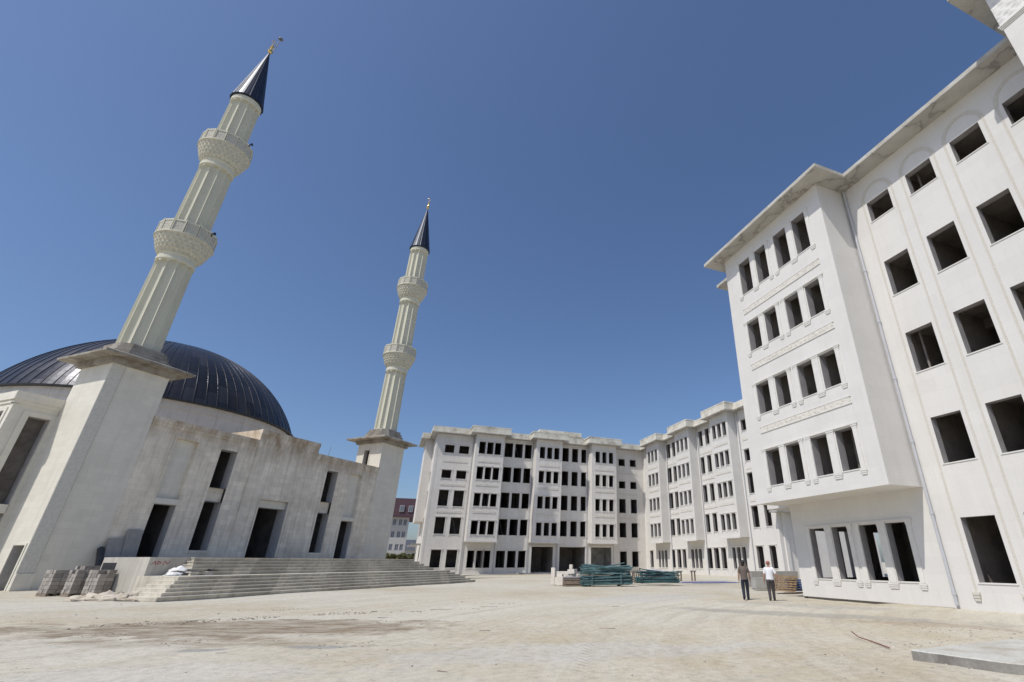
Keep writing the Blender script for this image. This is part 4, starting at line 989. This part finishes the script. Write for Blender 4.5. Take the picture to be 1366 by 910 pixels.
mb = MB(); mb.tube([W(6.35, -17.2, .2), W(6.45, -18.55, 2.55)], .2, 14); mb.tube([W(6.451, -18.562, 2.57), W(6.455, -18.60, 2.63)], .1, 12)
tag(mb.build('membrane_roll', 'dsheet', base=W(6.35, -17.3, 0)), 'black roll of roofing membrane leaning against the base of the near minaret', 'roll')

# scaffold tubes: two stacks in front of the facing block
def tube_mesh(L_): mb = MB(); mb.tube([(-L_/2, 0, 0), (L_/2, 0, 0)], .042, 7); return mb.mesh('scaffold_tube', ['green'])
tA = tube_mesh(3.7); tB = tube_mesh(3.2); tC = MB(); tC.tube([(-1.85, 0, 0), (1.85, 0, 0)], .042, 7); tC = tC.mesh('scaffold_tube', ['green2'])
def pile(cx, cy, yaw, rows, label, label2, grp, rnd, loose):
    for k, n in enumerate(rows):
        for j in range(n):
            o = bpy.data.objects.new('scaffold_tube', rnd.choice((tA, tA, tB, tC))); COL.objects.link(o)
            off = (j-(n-1)/2)*.105+rnd.uniform(-.03, .03); dx = rnd.uniform(-.16, .16)
            ya = yaw+rnd.gauss(0, .012+.004*k)
            o.location = (cx+dx*math.cos(yaw)-off*math.sin(yaw), cy+dx*math.sin(yaw)+off*math.cos(yaw), .14+k*.088+rnd.uniform(-.01, .01)); o.rotation_euler = (0, rnd.gauss(0, .01+.003*k), ya)
            tag(o, label, 'scaffold tube', grp)
    zt = .14+len(rows)*.088
    for i in range(loose):
        o = bpy.data.objects.new('scaffold_tube', rnd.choice((tA, tB, tC))); COL.objects.link(o)
        off = rnd.uniform(-.45, .45); o.location = (cx+rnd.uniform(-.3, .3)-off*math.sin(yaw), cy+off*math.cos(yaw), zt+.02+.05*i**.75+rnd.uniform(0, .05)); o.rotation_euler = (rnd.uniform(-.1, .1), rnd.gauss(0, .07), yaw+rnd.gauss(0, .13))
        tag(o, label2, 'scaffold tube', grp+' top')
rg = random.Random(11)
pile(-5.45, 22.7, R(-13), [11, 11, 10, 11, 10, 10, 9], 'teal green scaffold tube lying in the larger left stack', 'loose teal green scaffold tube crossing on top of the larger left stack', 'tubes of the larger scaffold stack', rg, 26)
pile(.15, 24.7, R(-2), [10, 10, 9, 9, 8], 'teal green scaffold tube lying in the smaller right stack', 'loose teal green scaffold tube on top of the smaller right stack', 'tubes of the smaller scaffold stack', rg, 12)
def cradle(cx, cy, yaw, wd, hgt, label):
    t = thing('tube_rack', (cx, cy, 0), label, 'rack'); t.rotation_euler = (0, 0, yaw); BASE[t.name] = Vector((0, 0, 0))
    for sy in (-1, 1):
        mb = MB(); mb.tube([(0, sy*wd, 0), (0, sy*wd, hgt)], .035, 7); mb.build('post', 'green2', t)
    mb = MB(); mb.box(WORLD, -.06, .06, -wd-.05, wd+.05, .02, .09); mb.build('bearer', 'oldwood', t)
for k, lab in ((-1.15, 'left upright green rack holding the larger scaffold stack'), (1.05, 'right upright green rack holding the larger scaffold stack')):
    cradle(-5.45+k*math.cos(R(-13)), 22.7+k*math.sin(R(-13)), R(-13), .66, .98, lab)
# white aerated blocks
def wbox(loc, dim, yaw, label, mat='wblock', name='white_block', cat='block', tilt=0):
    mb = MB(); x, y, z = dim[0]/2, dim[1]/2, dim[2]; bv = .012
    mb.box(WORLD, -x, x, -y, y, bv, z-bv); mb.box(WORLD, -x+bv, x-bv, -y+bv, y-bv, 0, z)
    o = mb.build(name, mat, base=Vector((0, 0, 0))); o.location = loc; o.rotation_euler = (0, tilt, yaw); return tag(o, label, cat)
wy = R(-35)
wbox((-8.35, 26.75, 0), (.30, .35, 1.25), wy, 'upright white stone post at the left end of the white stone pile')
wbox((-7.55, 26.3, 0), (1.5, .5, .55), wy, 'long low white block at the bottom of the white stone pile')
wbox((-7.6, 26.35, .56), (1.5, .16, .42), wy, 'white stone board lying across the top of the white stone pile')
wbox((-8.1, 25.6, 0), (.45, .4, .62), wy, 'squat white block in front of the upright white post')
wbox((-6.95, 25.55, 0), (.75, .55, .78), wy+.2, 'bulky white block beside the larger scaffold stack', tilt=.05)
wbox((-7.15, 25.5, .8), (.62, .5, .34), wy-.25, 'white block perched on the bulky one beside the scaffold stack', tilt=-.06)
wbox((-7.28, 25.5, 1.14), (.24, .24, .34), wy, 'small white stub, topmost piece of the white stone pile')
for i in range(6):
    rr = random.Random(700+i); wbox((-8.0+.28*i, 26.0-.18*i+rr.uniform(-.1, .1), .0 if i % 2 else .56), (.38, .26, .24), wy+rr.uniform(-.5, .5), ['broken white block at the foot of the pile near the upright post', 'broken white block sitting on the long low block', 'small white block lying before the long low block', 'white half block on the upper course of the pile', 'white rubble block close to the bulky one', 'white rubble block tipped against the bulky one'][i], tilt=rr.uniform(-.2, .2))
# grey formwork boards in front of them
t = thing('formwork_stack', (-7.4, 24.25, 0), 'low stack of grey formwork boards with ragged brown edges before the white stone pile', 'board stack'); BASE[t.name] = Vector((0, 0, 0)); t.rotation_euler = (0, 0, R(-22))
for k in range(9):
    mb = MB(); rr = random.Random(k); a = rr.uniform(-.08, .08); mb.box(WORLD, -.85+a, .85+rr.uniform(-.1, .1), -.55+rr.uniform(-.05, .05), .55, .02+.068*k, .02+.068*k+.055, 0); mb.build('board', 'greywood' if k > 6 else 'oldwood', t)
# brown timber between the stacks
for i in range(26):
    rr = random.Random(100+i); mb = MB(); l = rr.uniform(1.1, 1.9); mb.box(WORLD, -l/2, l/2, -.05, .05, 0, .09); o = mb.build('timber_offcut', 'oldwood' if i % 3 else 'wood', base=Vector((0, 0, 0)))
    o.location = (-1.75+rr.uniform(-.35, .35), 27.3+(i % 6-2.5)*.16, .02+.1*(i//6)+rr.uniform(0, .03)); o.rotation_euler = (0, rr.gauss(0, .05), rr.gauss(.15, .22)); tag(o, 'brown timber offcut in the heap between the two scaffold stacks', 'timber', 'brown timber offcuts')
for i in range(9):
    rr = random.Random(300+i); mb = MB(); mb.box(WORLD, -.05, .05, -.04, .04, 0, rr.uniform(.95, 1.2)); o = mb.build('timber_prop', 'oldwood', base=Vector((0, 0, 0)))
    o.location = (-1.9+.2*i, 26.55+rr.uniform(-.1, .1), 0); o.rotation_euler = (rr.uniform(-.05, .05)-.1, rr.gauss(0, .06), 0); tag(o, 'brown timber prop standing against the offcut heap behind the scaffold', 'timber', 'standing timber props')
heap('plastic_bundle', 'sheet', [((1.1, 27.2, .75), (.95, .5, .36)), ((2.0, 27.1, .72), (.55, .45, .28))], .3, 'pale plastic wrapped bundle behind the smaller scaffold stack', 'bundle', 51, .3)
wbox((1.45, 27.2, 0), (2.2, .8, .72), 0, 'brown crate carrying the pale plastic bundle', 'oldwood', 'crate', 'crate')
for (x, y, lab) in ((5.15, 29.5, 'left one of two brown trestles standing by the blue pipes'), (6.75, 29.6, 'right one of two brown trestles standing by the blue pipes')):
    t = thing('trestle', (x, y, 0), lab, 'trestle'); BASE[t.name] = Vector((0, 0, 0))
    for sx in (-.17, .17): mb = MB(); mb.box(WORLD, sx-.05, sx+.05, -.06, .06, 0, .80); mb.build('leg', 'oldwood', t)
    mb = MB(); mb.box(WORLD, -.3, .3, -.08, .08, .802, .90); mb.build('crossbar', 'oldwood', t)
for i in range(9):
    rr = random.Random(400+i); mb = MB(); mb.tube([(-2.1, 0, 0), (0, .03*i, 0), (2.1, -.06, 0)], .028, 8); o = mb.build('blue_pipe', 'bluepipe', base=Vector((0, 0, 0)))
    o.location = (5.5+rr.uniform(-.9, .9), 24.0+.28*i, .02+(.05 if i % 3 == 0 else 0)); o.rotation_euler = (0, 0, rr.gauss(-.12, .05)); tag(o, 'long blue pipe lying loose on the dirt before the wing', 'pipe', 'blue pipes on the ground')
# things by the corner of the near block
wbox((3.05, 15.0, 0), (1.5, .7, .70), R(-14), 'light grey concrete box standing on the dirt behind the two men', 'concrete', 'concrete_box', 'concrete box')
wbox((5.1, 16.4, 0), (3.4, .9, 1.05), R(-20), 'dark grey panel stack behind the leaning wooden pallets', 'slabstone', 'panel_stack', 'panel stack')
for k in range(7):
    t = thing('wooden_pallet', (1.95+.045*k, 11.9-.01*k, .01+.128*k), 'bare wooden pallet in the leaning stack by the corner of the near block', 'pallet', 'leaning wooden pallets'); t.rotation_euler = (R(-1), R(4)-.004*k, R(-28+3*(k % 3))); BASE[t.name] = Vector((0, 0, 0))
    for i in range(5): mb = MB(); mb.box(WORLD, -.55+.245*i, -.43+.245*i, -.45, .45, .078, .098); mb.build('deck_board', 'wood', t)
    for i in range(3): mb = MB(); mb.box(WORLD, -.57, .57, -.45+.41*i, -.37+.41*i, .0, .076); mb.build('bearer', 'wood', t)
t = thing('blue_crate', (3.2, 12.0, 0), 'blue slatted crate between the wooden pallets and the near block corner', 'crate'); BASE[t.name] = Vector((0, 0, 0)); t.rotation_euler = (0, 0, R(-25))
mb = MB()
for k in range(5): mb.box(WORLD, -.6, .6, -.45, .45, .02+.135*k, .02+.135*k+.09)
mb.build('slat', 'blue', t)
for sx in (-.56, .56):
    for sy in (-.41, .41): mb = MB(); mb.box(WORLD, sx-.05, sx+.05, sy-.05, sy+.05, 0, .72); mb.build('corner_post', 'blue', t)
wbox((1.7, 9.9, 0), (2.4, .22, .07), R(-14), 'long dark plank lying on the ground by the near block corner', 'oldwood', 'plank', 'plank')
# foreground
mb = MB(); rr = random.Random(5)
poly = [(-12.0, -7.05), (-11.75, -8.3), (-11.3, -9.9), (-8.3, -10.6), (-6.2, -7.6), (-7.7, -6.9), (-9.8, -6.95)]
poly2 = []
for a, b in zip(poly, poly[1:]+poly[:1]):
    for k in range(12): t_ = k/12; poly2.append((a[0]+(b[0]-a[0])*t_+rr.uniform(-.018, .018), a[1]+(b[1]-a[1])*t_+rr.uniform(-.018, .018)))
cxs, cys = sum(p[0] for p in poly2)/len(poly2), sum(p[1] for p in poly2)/len(poly2)
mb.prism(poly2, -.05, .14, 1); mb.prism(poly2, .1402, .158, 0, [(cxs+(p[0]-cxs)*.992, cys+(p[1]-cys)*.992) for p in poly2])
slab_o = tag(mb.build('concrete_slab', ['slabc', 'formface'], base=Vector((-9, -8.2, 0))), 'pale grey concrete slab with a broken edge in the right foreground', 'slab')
mb = MB(); pts = [Vector((-10.62, -4.45, .12)), Vector((-10.68, -4.7, .03)), Vector((-10.75, -5.0, .012)), Vector((-10.95, -5.4, .012)), Vector((-11.3, -6.0, .014))]
mb.tube(pts, .012, 7); tag(mb.build('rusty_bar', 'rust', base=Vector((-11, -5.2, 0))), 'thin rusty bent bar lying on the dirt near the concrete slab', 'bar')
for i, (x, y, l, yaw) in enumerate(((-15.4, -.55, .9, -.5), (-20.2, -4.6, .45, -.9), (-19.0, 7.5, 1.6, -.3), (-17.0, 8.2, 1.5, -.25), (-21.0, 5.0, 1.1, -.2), (-18.6, .3, .6, -.4), (-24.1, -1.3, .4, .5), (-23.9, 5.6, 1.3, -.35), (-12.2, 6.0, .8, .1))):
    wbox((x, y, ground_z(x, y)-.004), (l*.5, .022+.012*(i % 2), .016), yaw, ['dark splinter of wood lying on the dirt right of centre in the foreground', 'short dark twig on the dirt at the bottom centre', 'long thin dark lath on the pale dirt before the steps', 'thin lath just right of the longer one before the steps', 'weathered lath lying near the edge of the brown patch', 'short thin stick in the middle of the dirt yard', 'pale stub of wood on the dirt below the grey patches', 'dark batten along the upper edge of the brown patch', 'small stick on the dirt toward the scaffold stacks'][i], 'oldwood' if i != 6 else 'wblock', 'wood_scrap', 'wood scrap')
# loose stones
sb_ = MB(); rr = random.Random(9)
for i in range(3800):
    u = rr.random(); dist = 4.5+28*u**1.6; a = YAW+rr.uniform(-1.0, .72); x, y = CAM.x+dist*math.sin(a), CAM.y+dist*math.cos(a)
    if x > -1 and y < 8.4: continue
    if (Vector((x, y, 0))-MO).dot(DV) < 0 and (Vector((x, y, 0))-MO).dot(CV) > -.2: continue
    if i > 2600:
        k_ = i % 3; cx_, cy_, sg = ((-7.4, -4.1, 1.3), (-10.8, -6.3, 1.0), (-26, 4.5, 2.5))[k_]; x, y = rr.gauss(cx_, sg), rr.gauss(cy_, sg*.6)
        if x > -1: continue
    cl = noise.noise(Vector((x*.35, y*.35, 3)))
    if cl < -.05 and rr.random() < .75: continue
    r = rr.uniform(.004, .012)*(3.0 if rr.random() < .07 else 1)*(1+dist/40)
    gz = ground_z(x, y); vs = []
    for k in range(6):
        t_ = k*math.pi/3; vs.append((x+r*math.cos(t_)*rr.uniform(.7, 1.3), y+r*math.sin(t_)*rr.uniform(.7, 1.3), gz-.012))
    for k in range(3):
        t_ = k*2*math.pi/3+.4; vs.append((x+r*.55*math.cos(t_), y+r*.55*math.sin(t_), r*rr.uniform(.35, .7)+gz))
    sb_.add(vs, [(0, 1, 6), (1, 7, 6), (1, 2, 7), (2, 3, 7), (3, 8, 7), (3, 4, 8), (4, 5, 8), (5, 6, 8), (5, 0, 6), (6, 7, 8)])
o = sb_.build('loose_stones', 'stone'); o['kind'] = 'stuff'

cl_ = MB(); rr = random.Random(21)
edge = [Vector((-29.6, 5.4, 0)), Vector((-27.6, 5.9, 0)), Vector((-26.0, 6.0, 0)), Vector((-24.6, 6.6, 0)), Vector((-22.2, 7.2, 0)), Vector((-19.8, 7.0, 0)), Vector((-17.5, 7.4, 0))]
spots = []
for a, b in zip(edge, edge[1:]):
    for k in range(90):
        q = a.lerp(b, rr.random())
        if noise.noise(q*.9) < -.02: continue
        spots.append((q+Vector((rr.gauss(0, .22), rr.gauss(0, .32), 0)), rr.uniform(.008, .03) if rr.random() < .85 else rr.uniform(.03, .05)))
for cx_, cy_, n_, sg in ((-31.0, 2.6, 40, .25), (-27.9, 3.6, 60, .4), (-25.3, 1.0, 40, .35), (-22.0, -.9, 45, .4), (-24.4, 9.6, 45, .35), (-16.3, 9.5, 30, .3), (-7.0, -4.4, 90, 1.1), (-9.6, -6.1, 60, .9), (-13.5, -7.6, 30, 1.2), (-20.5, 3.4, 40, .8)):
    for k in range(n_): spots.append((Vector((cx_+rr.gauss(0, sg), cy_+rr.gauss(0, sg*.6), 0)), rr.uniform(.006, .02) if k % 8 else rr.uniform(.02, .035)))
for q, r_ in spots: cl_.blob((q.x, q.y, ground_z(q.x, q.y)), (r_*rr.uniform(.8, 1.6), r_*rr.uniform(.8, 1.4), r_*.7), rr.randint(0, 99), .5, 2.2, 1)
o = cl_.build('dirt_clods', 'clod'); o['kind'] = 'stuff'

# ================================================================== PEOPLE
def person(loc, yaw, H_, label, mats, pose, headwear):
    """one skinned body; local frame: +y is where the person walks to, +x is their right"""
    k = H_/1.75; J = {}
    J['pelvis'] = (0, 0, .95); J['waist'] = (0, 0, 1.10); J['chest'] = (0, .02, 1.30); J['neck0'] = (0, .0, 1.46); J['neck'] = (0, .02, 1.53); J['head'] = (0, .035, 1.63); J['crown'] = (0, .03, 1.71)
    for sx, nm in ((-1, 'l'), (1, 'r')):
        q = pose[nm]
        J['hip'+nm] = (sx*.095, 0, .90); J['knee'+nm] = (sx*.10, q['kn'][0], q['kn'][1]); J['ank'+nm] = (sx*.095, q['an'][0], q['an'][1]); J['toe'+nm] = (sx*.115, q['to'][0], q['to'][1])
        J['sh'+nm] = (sx*.185, .0, 1.425); J['el'+nm] = (sx*q['el'][0], q['el'][1], q['el'][2]); J['wr'+nm] = (sx*q['wr'][0], q['wr'][1], q['wr'][2])
        d = (Vector(J['wr'+nm])-Vector(J['el'+nm])).normalized()
        J['pa'+nm] = tuple(Vector(J['wr'+nm])+d*.085)
        perp = Vector((0, 1, 0)).cross(d).normalized()
        fw_ = d.cross(perp).normalized()
        for i in range(4):
            lat = (i-1.5)*.021; ln = (.068, .08, .075, .06)[i]; b0 = Vector(J['pa'+nm])+fw_*lat
            J['f%d'%i+nm] = tuple(b0+d*.012); J['g%d'%i+nm] = tuple(b0+d*(.012+ln*.55)+fw_*.0); J['h%d'%i+nm] = tuple(b0+d*(.012+ln*.95)+Vector((-sx*.018, .008, 0)))
        J['th0'+nm] = tuple(Vector(J['wr'+nm])+d*.04+fw_*.035); J['th1'+nm] = tuple(Vector(J['wr'+nm])+d*.085+fw_*.058)
    rad = {'pelvis': (.155, .115), 'waist': (.15, .11), 'chest': (.175, .125), 'neck0': (.09, .075), 'neck': (.055, .058), 'head': (.078, .098), 'crown': (.066, .082)}
    rl = {'hip': .118, 'knee': .086, 'ank': .068, 'toe': .05, 'sh': .078, 'el': .054, 'wr': .036, 'pa': .032, 'th0': .014, 'th1': .011}
    keys = list(J); idx = {n: i for i, n in enumerate(keys)}
    E = [('pelvis', 'waist'), ('waist', 'chest'), ('chest', 'neck0'), ('neck0', 'neck'), ('neck', 'head'), ('head', 'crown')]
    for nm in 'lr':
        E += [('pelvis', 'hip'+nm), ('hip'+nm, 'knee'+nm), ('knee'+nm, 'ank'+nm), ('ank'+nm, 'toe'+nm), ('chest', 'sh'+nm), ('sh'+nm, 'el'+nm), ('el'+nm, 'wr'+nm), ('wr'+nm, 'pa'+nm), ('wr'+nm, 'th0'+nm), ('th0'+nm, 'th1'+nm)]
        for i in range(4): E += [('pa'+nm, 'f%d'%i+nm), ('f%d'%i+nm, 'g%d'%i+nm), ('g%d'%i+nm, 'h%d'%i+nm)]
    me = bpy.data.meshes.new('person_rig'); me.from_pydata([tuple(c*k for c in J[n]) for n in keys], [(idx[a], idx[b]) for a, b in E], [])
    ob = bpy.data.objects.new('person_rig', me); COL.objects.link(ob)
    sm = ob.modifiers.new('skin', 'SKIN'); sm.use_smooth_shade = True
    ly = me.skin_vertices[0].data if len(me.skin_vertices) else None
    if ly is None:
        bm = bmesh.new(); bm.from_mesh(me); bm.verts.layers.skin.verify(); bm.to_mesh(me); bm.free(); ly = me.skin_vertices[0].data
    for n in keys:
        r = rad.get(n)
        if r is None: v = rl.get(n[:-1], .0095 if n[0] in 'fgh' else .03); r = (v, v)
        ly[idx[n]].radius = (r[0]*k, r[1]*k); ly[idx[n]].use_root = (n == 'pelvis')
    ob.modifiers.new('sub', 'SUBSURF').levels = 2
    bpy.context.view_layer.update()
    dg = bpy.context.evaluated_depsgraph_get(); body = bpy.data.meshes.new_from_object(ob.evaluated_get(dg)); bpy.data.objects.remove(ob)
    body.name = 'person'; body.materials.clear()
    for mt in mats: body.materials.append(M[mt])          # skin, top, trousers, shoes
    elz = {nm: (Vector(J['sh'+nm])*.25+Vector(J['el'+nm])*.75)*k for nm in 'lr'}
    for p in body.polygons:
        c = p.center/k; mi = 0
        if c.z < .075: mi = 3
        elif c.z < .93 and abs(c.x) < .20: mi = 2
        elif c.z < 1.485:
            mi = 1
            if abs(c.x) > .185 and c.z < pose['sleeve']: mi = 0
            elif abs(c.x) > .21 and c.z < .96: mi = 0
        p.material_index = mi; p.use_smooth = True
    o = bpy.data.objects.new('person', body); COL.objects.link(o); o.location = loc; o.rotation_euler = (0, 0, yaw); tag(o, label, 'person')
    zmin = min(v.co.z for v in body.vertices); o.location.z -= zmin+.03
    # shirt tail, loose over the trousers
    mb = MB(); n = 20; rings = []
    for z, rx, ry in ((pose['hem'], .182, .145), (1.02, .178, .138), (1.16, .176, .132), (1.30, .192, .14), (1.40, .19, .125), (1.46, .12, .09)):
        rings.append([(rx*k*math.cos(2*math.pi*i/n)*(1+.03*math.sin(5*2*math.pi*i/n+z*9)), ry*k*math.sin(2*math.pi*i/n)+.005*k, z*k) for i in range(n)])
    vs = [v for r in rings for v in r]; fs = [(a*n+i, a*n+(i+1) % n, (a+1)*n+(i+1) % n, (a+1)*n+i) for a in range(len(rings)-1) for i in range(n)]
    mb.add(vs, fs); s = mb.build('shirt', mats[1], base=Vector((0, 0, 0)), smooth=True); s.parent = o
    mb = MB()
    if headwear == 'hair':
        mb.blob((0, .005*k, 1.675*k), (.098*k, .112*k, .105*k), 2, .06, 3, 3); mb.blob((0, -.045*k, 1.61*k), (.085*k, .06*k, .08*k), 5, .05, 3, 2); h_ = mb.build('hair', 'hair', base=Vector((0, 0, 0)), smooth=True)
    else:
        mb.blob((0, .012*k, 1.69*k), (.100*k, .115*k, .085*k), 2, .03, 3, 3); mb.box(WORLD, -.07*k, .07*k, .10*k, .19*k, 1.675*k, 1.69*k); h_ = mb.build('cap', 'cap', base=Vector((0, 0, 0)), smooth=True)
    h_.parent = o
    mb = MB()
    for sx in (-1, 1): mb.blob((sx*.098*k, .025*k, 1.615*k), (.014*k, .026*k, .036*k), 1, .1, 2, 1)
    mb.blob((0, .128*k, 1.60*k), (.015*k, .024*k, .026*k), 1, .1, 2, 1)
    e_ = mb.build('face_detail', 'skin', base=Vector((0, 0, 0)), smooth=True); e_.parent = o
    return o
poseA = {'l': {'kn': (.0, .50), 'an': (-.25, .14), 'to': (-.13, .05), 'el': (.245, -.05, 1.15), 'wr': (.26, .02, .91)}, 'r': {'kn': (.11, .50), 'an': (.10, .085), 'to': (.24, .035), 'el': (.25, .0, 1.15), 'wr': (.27, .09, .93)}, 'sleeve': 1.19, 'hem': .90}
poseB = {'l': {'kn': (.02, .50), 'an': (-.22, .12), 'to': (-.09, .04), 'el': (.25, -.04, 1.15), 'wr': (.27, .03, .90)}, 'r': {'kn': (.10, .50), 'an': (.09, .085), 'to': (.23, .035), 'el': (.30, -.06, 1.17), 'wr': (.40, -.02, .95)}, 'sleeve': 1.21, 'hem': .95}
person((-4.78, 6.97, 0), R(-36), 1.76, 'man in a grey brown t-shirt and dark jeans walking away across the yard', ['skin', 'tee', 'jeans', 'shoe'], poseA, 'hair')
person((-3.95, 6.09, 0), R(-38), 1.72, 'man in a white short-sleeved shirt, dark trousers and reddish cap walking away', ['skin', 'shirt', 'slacks', 'shoe'], poseB, 'cap')
